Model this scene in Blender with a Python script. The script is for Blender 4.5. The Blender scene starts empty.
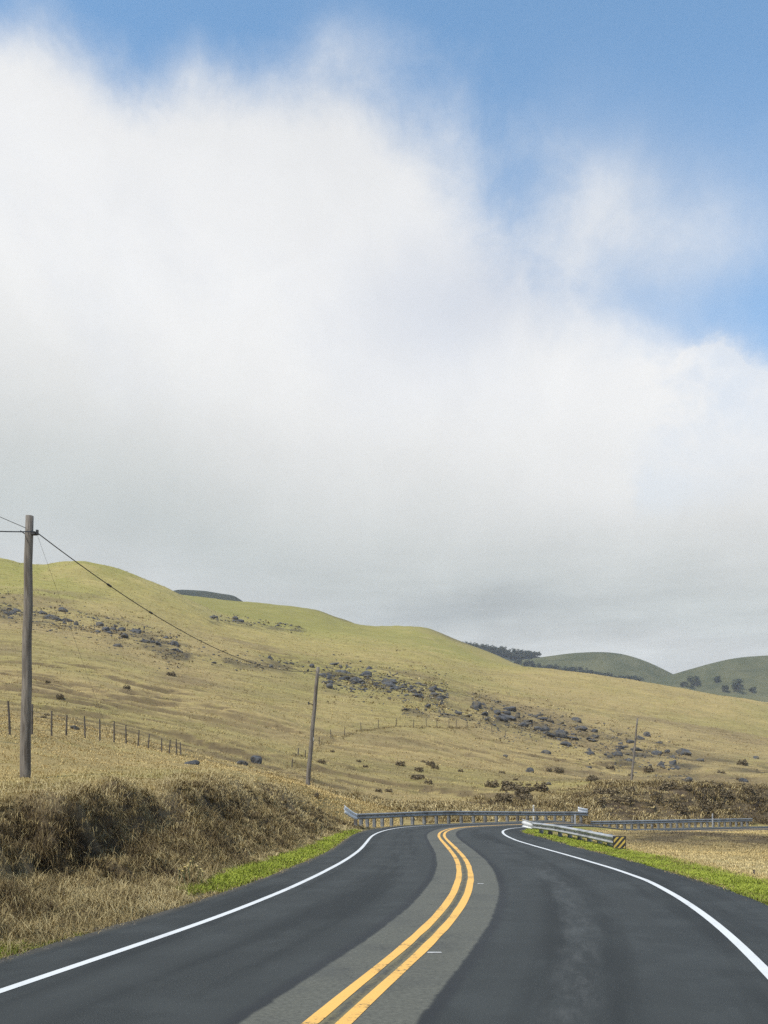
import bpy, bmesh, math, random
import numpy as np
from mathutils import Vector, Matrix
random.seed(7); RNG = np.random.default_rng(7)
R = math.radians
SC = bpy.context.scene
COL = SC.collection

# ------------------------------------------------------------------ camera
F, YH, CX, H = 900.0, 790.0, 384.0, 1.7          # focal length in px, horizon row, centre column, eye height
cam = bpy.data.cameras.new('camera')
cam.sensor_fit = 'VERTICAL'; cam.sensor_height = 36.0; cam.lens = F/1024*36
cam.shift_y = (YH-512)/1024
cam.clip_start = 0.1; cam.clip_end = 20000
co = bpy.data.objects.new('camera', cam); COL.objects.link(co)
co.location = (0, 0, H); co.rotation_euler = (R(90), 0, 0)
SC.camera = co

# ------------------------------------------------------------------ numpy helpers
def sm(a, b, x):
    t = np.clip((np.asarray(x, float)-a)/(b-a), 0, 1); return t*t*(3-2*t)
def _h(i, j, seed):
    n = (i.astype(np.int64)*374761393 + j.astype(np.int64)*668265263 + seed*974634777) & 0xffffffff
    n = ((n ^ (n >> 13))*1274126177) & 0xffffffff
    n = ((n ^ (n >> 16))*2246822519) & 0xffffffff
    return ((n ^ (n >> 15)) & 0xffff)/65535.0
def vn(x, y, seed=0):
    x = np.asarray(x, float); y = np.asarray(y, float)
    i = np.floor(x); j = np.floor(y); u = x-i; v = y-j
    u = u*u*u*(u*(u*6-15)+10); v = v*v*v*(v*(v*6-15)+10)
    i = i.astype(np.int64); j = j.astype(np.int64)
    a = _h(i, j, seed); b = _h(i+1, j, seed); c = _h(i, j+1, seed); d = _h(i+1, j+1, seed)
    return (a+(b-a)*u)+((c+(d-c)*u)-(a+(b-a)*u))*v
def fbm(x, y, seed=0, o=4):
    t = 0; a = .5
    for k in range(o):
        t = t+a*vn(x*2**k+k*17.3, y*2**k-k*9.1, seed+k); a *= .5
    return t/(1-.5**o)*2-1                        # about -1..1

# ------------------------------------------------------------------ road line
CL = np.array([(-12,-40),(-7.6,-22),(-3.6,-6.5),(-2.2,-.8),(-1.2,3.2),(-.43,6.5),(-.1,7.9),(.26,9.4),(.63,11),(1.04,13.2),(1.42,16),(1.68,18.6),
  (1.93,22),(2.2,28),(2.34,34),(2.48,39),(2.83,43),(3.55,47),(4.7,49.9),(6.6,52.1),(9.5,54.7),(13.5,58.7),(18.4,63.9),(26,70.2),(35,76.3),(47,83.5),(62,92),(80,102)], float)
def spline(P, step):
    P = np.asarray(P, float); out = []
    for i in range(len(P)-1):
        p0 = P[max(i-1,0)]; p1 = P[i]; p2 = P[i+1]; p3 = P[min(i+2,len(P)-1)]
        d = np.linalg.norm(p2-p1); n = max(2, int(d/step))
        a = max(np.linalg.norm(p1-p0),1e-3)**.5; b = d**.5; c = max(np.linalg.norm(p3-p2),1e-3)**.5
        m1 = ((p1-p0)/a-(p2-p0)/(a+b)+(p2-p1)/b)*b if i>0 else p2-p1
        m2 = ((p2-p1)/b-(p3-p1)/(b+c)+(p3-p2)/c)*b if i<len(P)-2 else p2-p1
        t = np.linspace(0,1,n,endpoint=False)[:,None]
        out.append((2*t**3-3*t**2+1)*p1+(t**3-2*t**2+t)*m1+(-2*t**3+3*t**2)*p2+(t**3-t**2)*m2)
    out.append(P[-1:]); return np.concatenate(out)
def smooth_line(P, k=3, it=1):
    P = P.copy()
    for _ in range(it):
        Q = P.copy()
        for j in range(1, len(P)-1):
            a = max(0, j-k); b = min(len(P), j+k+1); w = min(j-a, b-1-j)
            Q[j] = P[j-w:j+w+1].mean(0)
        P = Q
    return P
ROAD = smooth_line(spline(CL, .5), 3, 2)
seg = np.linalg.norm(np.diff(ROAD, axis=0), axis=1); S = np.concatenate([[0], np.cumsum(seg)])
TAN = np.gradient(ROAD, axis=0); TAN /= np.linalg.norm(TAN, axis=1)[:,None]
NRM = np.stack([TAN[:,1], -TAN[:,0]], 1)           # points to the right of travel
S0 = S[np.argmin(np.abs(ROAD[:,1])+(ROAD[:,0]>5)*99)]
S = S-S0                                            # s = 0 beside the camera
def o_right_line(s): return np.interp(s, [0,18,23,30,36,45,60], [3.47,3.45,3.22,3.0,2.8,2.8,2.95])
def o_right_edge(s): return np.interp(s, [0,13,17,21,28,38,44,60], [4.9,4.67,4.5,4.32,4.28,4.2,3.75,3.8])
O_LL, O_LE = -2.99, -3.95
def road_z(x, y):
    f = np.interp(y, [-50,0,17,31,57,80], [0,0,0,-.25,-.36,-.42])
    # soften the kinks
    f = (f+np.interp(np.asarray(y)-3, [-50,0,17,31,57,80], [0,0,0,-.25,-.36,-.42])+np.interp(np.asarray(y)+3, [-50,0,17,31,57,80], [0,0,0,-.25,-.36,-.42]))/3
    return f-.95*sm(10.5, 20, x)-.012*np.clip(np.asarray(x)-20, 0, 80)
# coarse polyline for distance queries
RQ = ROAD[::2]; SQ = S[::2]
def road_so(x, y):
    """arc length and signed offset (right positive) of the nearest road point"""
    x = np.asarray(x, float).ravel(); y = np.asarray(y, float).ravel()
    s = np.zeros_like(x); o = np.full_like(x, 1e9); best = np.full_like(x, 1e18)
    A = RQ[:-1]; D = RQ[1:]-A; L2 = (D**2).sum(1)
    for k in range(0, len(x), 20000):
        px = x[k:k+20000,None]; py = y[k:k+20000,None]
        t = np.clip(((px-A[:,0])*D[:,0]+(py-A[:,1])*D[:,1])/L2, 0, 1)
        dx = px-A[:,0]-t*D[:,0]; dy = py-A[:,1]-t*D[:,1]
        d2 = dx*dx+dy*dy; j = d2.argmin(1); r = np.arange(len(j))
        dd = np.sqrt(d2[r,j]); tt = t[r,j]
        sg = np.sign(D[j,1]*dx[r,j]-D[j,0]*dy[r,j]); sg[sg==0] = 1
        s[k:k+20000] = SQ[j]+tt*np.sqrt(L2[j]); o[k:k+20000] = dd*sg
    return s, o

# ------------------------------------------------------------------ hillside: for each distance the height, given as the row where it is seen
ROWS = [
 (12, [(-500,790),(0,808),(60,800),(120,802),(200,800),(320,812),(420,840),(768,880),(1300,880)]),
 (15, [(-500,778),(0,800),(60,797),(120,796),(200,795),(320,805),(420,835),(768,865),(1300,865)]),
 (20, [(-500,760),(0,790),(60,788),(120,785),(200,781),(320,795),(420,830),(768,850),(1300,850)]),
 (27, [(-500,735),(0,777),(25,779),(60,779),(120,778),(200,774),(240,774),(320,790),(420,825),(768,840),(1300,840)]),
 (38, [(-500,715),(0,727),(60,750),(120,765),(200,770),(240,772),(300,785),(340,800),(420,818),(490,824),(768,834),(1300,834)]),
 (46, [(-500,712),(0,722),(66,735),(120,753),(200,765),(240,770),(300,784),(340,799),(420,816),(490,822),(768,832),(1300,832)]),
 (56, [(-500,712),(0,718),(66,729),(126,744),(176,757),(240,771),(300,784),(340,800),(420,814),(490,817),(600,816),(768,826),(1300,826)]),
 (64, [(-500,712),(0,714),(66,725),(126,741),(176,755),(240,769),(300,782),(340,798),(420,811),(490,815),(600,815),(768,822),(1300,822)]),
 (90, [(-500,680),(0,697),(60,707),(120,717),(170,726),(225,738),(320,764),(420,781),(490,787),(600,783),(700,783),(768,789),(1300,800)]),
 (116,[(-500,655),(0,675),(60,683),(120,692),(170,701),(225,711),(320,739),(420,753),(490,766),(600,775),(700,780),(768,785),(1300,797)]),
 (135,[(-500,640),(0,657),(60,663),(120,672),(170,682),(225,692),(320,716),(420,730),(490,745),(600,762),(700,771),(768,778),(1300,792)]),
 (180,[(-500,600),(0,620),(60,627),(120,636),(170,648),(225,660),(320,681),(420,691),(490,708),(600,730),(700,746),(768,755),(1300,778)]),
 (240,[(-500,565),(0,586),(60,592),(120,602),(170,616),(225,634),(320,653),(420,665),(490,685),(600,699),(700,717),(768,728),(1300,757)]),
 (300,[(-500,545),(-60,552),(0,558),(22,563),(40,565),(80,562),(100,565),(118,570),(150,581),(170,590),(200,604.5),(225,617),(260,624),(320,637),(420,650),(490,667),(540,668),(600,675.5),(660,685),(700,692),(768,703),(1300,738)]),
 (335,[(-500,556),(0,569),(60,574),(120,580),(170,598),(225,614),(260,619),(320,630),(420,644),(455,652),(490,664),(600,679),(700,696),(768,707),(1300,742)]),
 (450,[(-500,580),(0,590),(150,597),(190,599),(220,602),(260,605),(300,609),(322,613),(345,622),(362,626.5),(385,628),(415,628.5),(433,632),(450,640),(470,648),(490,656),(520,670),(600,700),(768,725),(1300,760)]),
 (500,[(-500,600),(0,606),(190,612),(260,616),(320,623),(362,634),(415,639),(450,650),(490,668),(600,712),(768,735),(1300,768)]),
 (640,[(-500,700),(190,690),(420,700),(768,765),(1300,785)]),
 (850,[(-500,788),(1300,790)]),
]
PXG = np.linspace(-700, 1500, 1101)
TY = np.concatenate([np.arange(12, 520, 2.0), np.arange(520, 900, 10.0)])
_tab = np.zeros((len(ROWS), len(PXG)))
for _i, (_Y, _k) in enumerate(ROWS):
    _r = np.interp(PXG, [a for a, b in _k], [b for a, b in _k])
    _w = {300:3, 450:4, 335:6}.get(_Y, 9)
    _g = np.exp(-.5*(np.arange(-4*_w, 4*_w+1)/_w)**2); _g /= _g.sum()
    _r = np.convolve(np.pad(_r, 4*_w, 'edge'), _g, 'valid')
    assert len(_r) == len(PXG)
    _tab[_i] = H+(YH-_r)/F*_Y                       # as heights
_RY = np.array([a for a, b in ROWS], float)
def _pchip(xs, Yk, V):
    h = np.diff(Yk); d = np.diff(V, axis=0)/h[:,None]
    m = np.zeros_like(V); m[0] = d[0]; m[-1] = d[-1]
    for i in range(1, len(Yk)-1):
        w1 = 2*h[i]+h[i-1]; w2 = h[i]+2*h[i-1]
        ok = d[i-1]*d[i] > 0
        m[i] = np.where(ok, (w1+w2)/np.where(ok, w1/np.where(d[i-1]==0,1,d[i-1])+w2/np.where(d[i]==0,1,d[i]), 1), 0)
    j = np.clip(np.searchsorted(Yk, xs)-1, 0, len(Yk)-2); t = ((np.clip(xs, Yk[0], Yk[-1])-Yk[j])/h[j])[:,None]
    hh = h[j][:,None]
    return (2*t**3-3*t**2+1)*V[j]+(t**3-2*t**2+t)*hh*m[j]+(-2*t**3+3*t**2)*V[j+1]+(t**3-t**2)*hh*m[j+1]
TAB = _pchip(TY, _RY, _tab)
def table_z(x, y):
    yy = np.clip(y, 12.01, 889); px = np.clip(CX+F*x/np.maximum(yy, 12), -699, 1499)
    fi = np.interp(yy, TY, np.arange(len(TY))); fj = (px+700)/2.0
    i = np.clip(fi.astype(int), 0, len(TY)-2); j = np.clip(fj.astype(int), 0, len(PXG)-2)
    u = fi-i; v = fj-j
    z = (TAB[i,j]*(1-v)+TAB[i,j+1]*v)*(1-u)+(TAB[i+1,j]*(1-v)+TAB[i+1,j+1]*v)*u
    return np.where(y > 850, np.minimum(z, 1.7)-6*sm(850, 1100, y), z)

# ------------------------------------------------------------------ ground height
def bank_h(yr): return np.interp(yr, [-60,8,12,18,24,32,38,42,45,48,400], [1.3,1.38,1.46,1.75,2.0,2.15,1.95,1.5,.7,0,0])
# eroded hollows in the face of the near cutting: x, y, radius across, radius along the slope, depth
HOLLOWS = [(-5.25,13.3,.42,.55,.42),(-4.95,14.0,.30,.75,.36),(-5.75,13.6,.38,.5,.40),(-5.05,12.5,.28,.6,.32),(-4.55,14.3,.25,.6,.30),(-5.7,12.6,.45,.4,.36),(-4.35,16.3,.3,.45,.28),(-3.3,20.5,.3,.5,.26),(-3.0,24.,.3,.6,.28),(-4.0,13.6,.22,.3,.2)]
def hollow(x, y):
    h = np.zeros_like(x); wx = .42*(fbm(x*3, y*3, 81, 3)); wy = .42*(fbm(x*3+9, y*3, 82, 3))
    for a, b, rx, ry, dp in HOLLOWS:
        u = ((x-a)*.9+(y-b)*.25+wx)/(ry*.8); v = ((y-b)*.9-(x-a)*.25+wy)/(rx*.62)
        h = np.maximum(h, dp*sm(1.15, .55, np.sqrt(u*u+v*v)))
    return h
def bank_verge(yr): return np.interp(yr, [-60,9,14,18,34,44], [.35,.35,.55,.85,.8,.5])
def ground_z(x, y, fine=True):
    shp = np.shape(x); x = np.asarray(x, float).ravel(); y = np.asarray(y, float).ravel()
    z = np.zeros_like(x)
    near = (y < 125)
    far = ~near
    if far.any():
        X, Y = x[far], y[far]; zt = table_z(X, Y)
        if fine: zt = zt+hill_detail(X, Y)
        z[far] = zt
    if near.any():
        X, Y = x[near], y[near]
        s, o = road_so(X, Y)
        P = road_z(X, Y)
        zt = table_z(X, Y)
        if fine: zt = zt+hill_detail(X, Y)*sm(55, 85, Y)
        # left / outer side
        d = np.maximum(-o+O_LE, 0)
        yr = np.interp(s, S, ROAD[:,1])
        hb = bank_h(yr); vg = bank_verge(yr)
        n1 = fbm(s*.35, d*.2+3, 11, 3); n2 = fbm(X*.9, Y*.9, 23, 4)
        wb = 2.4+.6*n1
        t = (d-vg)/wb
        prof = sm(0, 1, np.clip(t, 0, 1))*.75+np.clip(t, 0, 1)*.25
        tp = np.clip(d-vg-wb, 0, 60)
        stp = np.interp(yr, [-60,13.5,17,22,40], [1,1,.7,.35,.15])
        prof2 = .42*sm(-.25, .62, t)/1.0+.58*sm(.56, .80, t); prof2 = np.where(t > 0, np.maximum(prof2-.42*sm(-.25, .62, 0)*(1-np.clip(t, 0, 1)), 0), 0)
        prof = prof*(1-stp)+prof2*stp
        hump = .06*tp
        foot = .12*sm(0, .6, d)
        hbn = hb*(1+.07*fbm(s*.4, s*0+5, 33, 3)) if fine else hb
        left = P-.03+foot*np.minimum(1, hb)+hbn*prof+hump
        if fine:
            face = sm(0, .25, t)*sm(1.6, .9, t)*np.minimum(hb, 1)
            left = left+face*(.24*n2+.20*fbm(s*1.6, d*.35, 31, 3))
            # slumped hollows in the steep near part of the cutting
            hol = sm(.32, .75, vn(s*.55+2.2, d*.5, 71))*face*np.interp(yr, [0,16,24], [1,1,.25])
            left = left-.25*hol-hollow(X, Y)*sm(.05, .2, t)
        w = np.maximum(sm(.1, 3.2, tp)*sm(8, 13, Y), sm(46, 53, s)*sm(1.3, np.interp(X, [5,14,18], [9,9,7.5]), d))
        left = left*(1-w)+zt*w
        if fine: left = left+(.10*fbm(X*.55, Y*.55, 41, 4)+.09*fbm(X*.16, Y*.5, 42, 3))*sm(0, 1.2, tp)*sm(75, 55, Y)
        # right side
        e = o-o_right_edge(s)
        dr = np.maximum(e, 0)
        FZ = np.interp(Y, [-60,10,17,30,57,75], [-.05,-.05,-.12,-.24,-.80,-1.5])-.012*np.clip(X-18, 0, 200)
        FZ = FZ+.30*np.exp(-((X-12.5)/5)**2-((Y-40)/5.5)**2)-.16*np.exp(-((X-12)/4)**2-((Y-31)/3)**2)
        if fine: FZ = FZ+.07*fbm(X*.5, Y*.5, 51, 4)
        wr = sm(.4, 4.2, dr)
        right = (P-.03-.03*np.minimum(dr, 1))*(1-wr)+FZ*wr
        zz = np.where(o < 0, left, right)
        on = (o > O_LE+.12) & (o < o_right_edge(s)-.12)
        zz = np.where(on, P-.09, zz)
        # lower the sheet gently just under the asphalt edge
        z[near] = zz
    return z.reshape(shp)
def terrace(X, Y): return np.tanh(fbm(X*.085+.8*fbm(X*.05, Y*.05, 3, 3), Y*.40+.9*fbm(X*.09, Y*.06, 4, 3), 61, 4)*3.2)
def hill_detail(X, Y):
    # cattle terraces running along the slope, clumps, and the rocky strips
    px = CX+F*X/Y
    amp = np.interp(Y, [60,90,130,190,300,420], [.16,.50,.50,.42,.3,.3])*np.interp(px, [0,250,420,520], [1,1,.8,.75])
    cl = fbm(X*.35, Y*.35, 77, 4)
    big = fbm(X*.03, Y*.025, 5, 3)*1.9*sm(75, 140, Y)*sm(300, 210, Y)-.9*sm(.55, .8, vn(X*.045+.6*fbm(X*.02, Y*.03, 8, 2), Y*.010, 9))*sm(85, 130, Y)*sm(300, 220, Y)
    return amp*terrace(X, Y)*(.35+.9*sm(-.25, .35, fbm(X*.025, Y*.04, 62, 3)))+.12*cl+big*.6+np.interp(Y, [100,250,500], [0,.35,.35])*fbm(X*.16, Y*.11, 19, 3)

def hit(px, py, y0=6.0, y1=470.0):
    """ground points seen at image places (px, py)"""
    px = np.atleast_1d(np.asarray(px, float)); py = np.atleast_1d(np.asarray(py, float))
    Y = np.exp(np.linspace(math.log(y0), math.log(y1), 1500))
    out = np.zeros((len(px), 3))
    k = 40
    for a in range(0, len(px), k):
        q = (px[a:a+k]-CX)/F; r = (YH-py[a:a+k])/F
        X = q[:,None]*Y[None]; G = ground_z(X, np.broadcast_to(Y, X.shape), False)
        ray = H+r[:,None]*Y[None]
        below = G >= ray
        j = np.where(below.any(1), below.argmax(1), len(Y)-1)
        yy = Y[j]; out[a:a+k,0] = q*yy; out[a:a+k,1] = yy
    out[:,2] = ground_z(out[:,0], out[:,1])
    return out

# ------------------------------------------------------------------ mesh / object helpers
def np_mesh(name, V, quads=None, tris=None, smooth=False):
    me = bpy.data.meshes.new(name)
    V = np.asarray(V, np.float32)
    me.vertices.add(len(V)); me.vertices.foreach_set('co', V.ravel())
    parts = []
    if quads is not None and len(quads): parts.append(np.asarray(quads, np.int32))
    if tris is not None and len(tris): parts.append(np.asarray(tris, np.int32))
    loops = np.concatenate([p.ravel() for p in parts])
    tot = np.concatenate([np.full(len(p), p.shape[1], np.int32) for p in parts])
    st = np.concatenate([[0], np.cumsum(tot)[:-1]]).astype(np.int32)
    me.loops.add(len(loops)); me.loops.foreach_set('vertex_index', loops)
    me.polygons.add(len(tot)); me.polygons.foreach_set('loop_start', st); me.polygons.foreach_set('loop_total', tot)
    if smooth: me.polygons.foreach_set('use_smooth', np.ones(len(tot), bool))
    me.update(calc_edges=True); me.validate()
    return me
def link(name, me, mat=None, parent=None, loc=None):
    o = bpy.data.objects.new(name, me); COL.objects.link(o)
    if mat is not None and me is not None:
        if not me.materials: me.materials.append(mat)
    if parent is not None: o.parent = parent
    if loc is not None: o.location = loc
    return o
def tag(o, label, cat, group=None, kind=None):
    o['label'] = label; o['category'] = cat
    if group: o['group'] = group
    if kind: o['kind'] = kind
    return o
def struct(o): o['kind'] = 'structure'; return o
def empty(name, loc, rot=(0,0,0)):
    o = bpy.data.objects.new(name, None); COL.objects.link(o); o.location = loc; o.rotation_euler = rot
    o.empty_display_size = .2; return o
def bm_obj(name, bm, mat, parent=None, smooth=False, loc=None):
    me = bpy.data.meshes.new(name); bm.normal_update(); bm.to_mesh(me); bm.free()
    if smooth: me.polygons.foreach_set('use_smooth', np.ones(len(me.polygons), bool))
    return link(name, me, mat, parent, loc)
def add_box(bm, c, s, rz=0, bev=0, M=None):
    r = bmesh.ops.create_cube(bm, size=1)
    m = Matrix.Translation(c) @ Matrix.Rotation(rz, 4, 'Z') @ Matrix.Diagonal((*s, 1))
    if M: m = M @ m
    bmesh.ops.transform(bm, matrix=m, verts=r['verts'])
    if bev:
        es = {e for v in r['verts'] for e in v.link_edges}
        bmesh.ops.bevel(bm, geom=list(es), offset=bev, segments=1, affect='EDGES')
def add_tube(bm, P, rad, n=8, cap=True):
    P = [Vector(p) for p in P]; rings = []
    rad = rad if hasattr(rad, '__len__') else [rad]*len(P)
    for i, p in enumerate(P):
        t = (P[min(i+1,len(P)-1)]-P[max(i-1,0)]).normalized()
        up = Vector((0,0,1)) if abs(t.z) < .9 else Vector((1,0,0))
        a = t.cross(up).normalized(); b = a.cross(t).normalized()
        rings.append([bm.verts.new(p+(a*math.cos(2*math.pi*k/n)+b*math.sin(2*math.pi*k/n))*rad[i]) for k in range(n)])
    for A, B in zip(rings[:-1], rings[1:]):
        for k in range(n): bm.faces.new((A[k], A[(k+1)%n], B[(k+1)%n], B[k]))
    if cap: bm.faces.new(rings[0][::-1]); bm.faces.new(rings[-1])

# ------------------------------------------------------------------ materials
def new_mat(name):
    m = bpy.data.materials.new(name); m.use_nodes = True
    nt = m.node_tree; b = nt.nodes['Principled BSDF']; return m, nt, b
def N(nt, typ, **kw):
    n = nt.nodes.new(typ)
    for k, v in kw.items(): setattr(n, k, v)
    return n
def noise(nt, vec, scale, detail=4, rough=.55, dist=0):
    n = N(nt, 'ShaderNodeTexNoise'); n.inputs['Scale'].default_value = scale; n.inputs['Detail'].default_value = detail
    n.inputs['Roughness'].default_value = rough; n.inputs['Distortion'].default_value = dist
    if vec is not None: nt.links.new(vec, n.inputs['Vector'])
    return n.outputs['Fac']
def math_(nt, op, a, b=None, c=None, clamp=False):
    n = N(nt, 'ShaderNodeMath', operation=op); n.use_clamp = clamp
    for i, v in enumerate((a, b, c)):
        if v is None: continue
        if isinstance(v, (int, float)): n.inputs[i].default_value = v
        else: nt.links.new(v, n.inputs[i])
    return n.outputs[0]
def mapr(nt, v, a, b, c=0., d=1., smooth=True):
    n = N(nt, 'ShaderNodeMapRange'); n.interpolation_type = 'SMOOTHSTEP' if smooth else 'LINEAR'
    nt.links.new(v, n.inputs['Value'])
    for k, x in zip(('From Min','From Max','To Min','To Max'), (a,b,c,d)): n.inputs[k].default_value = x
    return n.outputs[0]
def mix(nt, f, a, b, mode='MIX'):
    n = N(nt, 'ShaderNodeMix', data_type='RGBA', blend_type=mode)
    for idx, v in ((0,f),(6,a),(7,b)):
        if isinstance(v, (int, float)): n.inputs[idx].default_value = v
        elif isinstance(v, tuple): n.inputs[idx].default_value = (*v[:3], 1)
        else: nt.links.new(v, n.inputs[idx])
    return n.outputs[2]
def bump(nt, b, h, strength=.5, dist=.05):
    n = N(nt, 'ShaderNodeBump'); n.inputs['Strength'].default_value = strength; n.inputs['Distance'].default_value = dist
    nt.links.new(h, n.inputs['Height']); nt.links.new(n.outputs[0], b.inputs['Normal'])
def geo_pos(nt): return N(nt, 'ShaderNodeNewGeometry').outputs['Position']
def obj_pos(nt): return N(nt, 'ShaderNodeTexCoord').outputs['Object']
def scl(nt, vec, s):
    n = N(nt, 'ShaderNodeMapping'); n.inputs['Scale'].default_value = s; nt.links.new(vec, n.inputs['Vector']); return n.outputs[0]

def mat_ground():
    m, nt, b = new_mat('ground')
    a = N(nt, 'ShaderNodeVertexColor', layer_name='tint').outputs['Color']
    p = geo_pos(nt)
    f1 = noise(nt, p, 1.4, 6, .65); f2 = noise(nt, p, 9, 5, .7); f3 = noise(nt, scl(nt, p, (.09,.55,.5)), 1, 5, .6)
    v = math_(nt, 'ADD', math_(nt, 'MULTIPLY', f1, .55), math_(nt, 'ADD', math_(nt, 'MULTIPLY', f2, .6), math_(nt, 'MULTIPLY', f3, .6)))
    v = mapr(nt, v, .55, 1.2, .55, 1.35, False)
    c = mix(nt, 1.0, a, v, 'MULTIPLY')
    hs = noise(nt, p, .6, 3)
    c = mix(nt, mapr(nt, hs, .5, .72, 0, .35), c, mix(nt, 1., c, (.86,1.0,.7), 'MULTIPLY'))
    nt.links.new(c, b.inputs['Base Color']); b.inputs['Roughness'].default_value = .95
    b.inputs['Specular IOR Level'].default_value = .1
    bump(nt, b, math_(nt, 'ADD', f1, f2), .7, .12)
    return m
def mat_blade(name, cols, rough=.8):
    m, nt, b = new_mat(name)
    a = N(nt, 'ShaderNodeAttribute', attribute_name='rnd').outputs['Fac']
    r = N(nt, 'ShaderNodeValToRGB'); nt.links.new(a, r.inputs[0])
    el = r.color_ramp.elements
    while len(el) < len(cols): el.new(.5)
    for i, c in enumerate(cols): el[i].position = i/(len(cols)-1); el[i].color = (*c, 1)
    nt.links.new(r.outputs[0], b.inputs['Base Color']); b.inputs['Roughness'].default_value = rough
    b.inputs['Specular IOR Level'].default_value = .2
    return m
def mat_tintblade(name):
    m, nt, b = new_mat(name)
    a = N(nt, 'ShaderNodeVertexColor', layer_name='tint').outputs['Color']
    nt.links.new(a, b.inputs['Base Color']); b.inputs['Roughness'].default_value = .85
    b.inputs['Specular IOR Level'].default_value = .15
    return m
def mat_noise(name, c1, c2, scale=4, rough=.8, bs=.4, bd=.02, metal=0, stretch=None, c3=None, spec=.4):
    m, nt, b = new_mat(name); p = obj_pos(nt)
    if stretch: p = scl(nt, p, stretch)
    f = noise(nt, p, scale, 6, .65)
    c = mix(nt, mapr(nt, f, .35, .65), c1, c2)
    if c3: c = mix(nt, mapr(nt, noise(nt, p, scale*.37, 4), .5, .66), c, c3)
    nt.links.new(c, b.inputs['Base Color']); b.inputs['Roughness'].default_value = rough; b.inputs['Metallic'].default_value = metal
    b.inputs['Specular IOR Level'].default_value = spec
    if bs: bump(nt, b, f, bs, bd)
    return m
def mat_road():
    m, nt, b = new_mat('asphalt')
    uv = N(nt, 'ShaderNodeUVMap', uv_map='lane').outputs[0]
    sx = N(nt, 'ShaderNodeSeparateXYZ'); nt.links.new(uv, sx.inputs[0]); o, s = sx.outputs[0], sx.outputs[1]
    p = geo_pos(nt)
    grain = noise(nt, p, 90, 3, .7); g2 = noise(nt, p, 22, 4, .7); blot = noise(nt, p, .8, 5, .6); blot2 = noise(nt, scl(nt, uv, (1.6,.12,1)), 1.0, 4, .55)
    c = mix(nt, mapr(nt, grain, .36, .66), (.009,.0105,.0095), (.047,.0505,.0465))
    c = mix(nt, mapr(nt, blot, .42, .62, 0, .6), c, (.043,.0465,.043))
    c = mix(nt, mapr(nt, blot2, .42, .62, 0, .75), c, (.017,.019,.018))
    # wheel paths, a little greyer
    for cen in (-2.35, -.95+.05, 1.0, 2.55):
        d = math_(nt, 'ABSOLUTE', math_(nt, 'SUBTRACT', o, cen))
        c = mix(nt, math_(nt, 'MULTIPLY', mapr(nt, d, .10, .48, .55, 0), mapr(nt, blot2, .3, .7)), c, (.050,.0535,.0495))
    # dusty streak in the right lane
    wob = math_(nt, 'MULTIPLY', math_(nt, 'SUBTRACT', noise(nt, scl(nt, uv, (0,.25,1)), 1, 2), .5), .5)
    d = math_(nt, 'ABSOLUTE', math_(nt, 'SUBTRACT', math_(nt, 'ADD', o, wob), 1.72))
    pat = noise(nt, scl(nt, uv, (4,.9,1)), 1.2, 6, .75)
    st = math_(nt, 'MULTIPLY', mapr(nt, d, .0, .34, 1, 0), mapr(nt, pat, .38, .74))
    win = math_(nt, 'MULTIPLY', mapr(nt, s, 5.5, 8), mapr(nt, s, 19, 24, 1, 0))
    c = mix(nt, math_(nt, 'MULTIPLY', math_(nt, 'MULTIPLY', st, win), .6), c, (.092,.093,.086))
    # old surface left bare along the middle, between the two overlays
    edge = math_(nt, 'MULTIPLY', math_(nt, 'SUBTRACT', noise(nt, scl(nt, uv, (0,2.2,1)), 1.5, 5, .7), .5), .10)
    edge2 = math_(nt, 'MULTIPLY', math_(nt, 'SUBTRACT', noise(nt, scl(nt, uv, (.2,.35,1)), 1.0, 2, .5), .5), .06)
    a = math_(nt, 'ADD', math_(nt, 'ABSOLUTE', o), math_(nt, 'ADD', edge, edge2))
    old = mix(nt, mapr(nt, g2, .3, .7), (.074,.073,.058), (.122,.119,.093))
    old = mix(nt, mapr(nt, blot, .45, .7, 0, .6), old, (.066,.066,.057))
    c = mix(nt, mapr(nt, a, .605, .655, 1, 0), c, old)
    seam = math_(nt, 'MULTIPLY', mapr(nt, a, .60, .65), mapr(nt, a, .70, .82, 1, 0))
    c = mix(nt, math_(nt, 'MULTIPLY', seam, .65), c, (.020,.021,.022))
    # cracks on the old surface between the yellow lines
    vo = N(nt, 'ShaderNodeTexVoronoi', feature='DISTANCE_TO_EDGE'); vo.inputs['Scale'].default_value = 2.2
    wv = N(nt, 'ShaderNodeVectorMath', operation='ADD'); nt.links.new(p, wv.inputs[0])
    nn = N(nt, 'ShaderNodeTexNoise'); nn.inputs['Scale'].default_value = 3; nn.inputs['Detail'].default_value = 5; nt.links.new(p, nn.inputs['Vector']); nt.links.new(nn.outputs['Color'], wv.inputs[1])
    nt.links.new(wv.outputs[0], vo.inputs['Vector'])
    crk = math_(nt, 'MULTIPLY', mapr(nt, vo.outputs[0], .004, .022, 1, 0), mapr(nt, a, .1, .6, .75, .12))
    crk = math_(nt, 'MULTIPLY', crk, mapr(nt, a, .6, .64, 1, 0))
    crk = math_(nt, 'MULTIPLY', crk, mapr(nt, blot, .45, .6))
    dirt_ = math_(nt, 'MULTIPLY', mapr(nt, math_(nt, 'ABSOLUTE', o), .05, .09, 1, 0), mapr(nt, noise(nt, scl(nt, uv, (9,2.2,1)), 1.0, 5, .7), .34, .6))
    c = mix(nt, math_(nt, 'MULTIPLY', dirt_, .85), c, (.17,.145,.075))
    mid = mapr(nt, math_(nt, 'ADD', math_(nt, 'ABSOLUTE', o), math_(nt,'MULTIPLY',edge,.6)), .012, .05, .7, 0)
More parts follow.
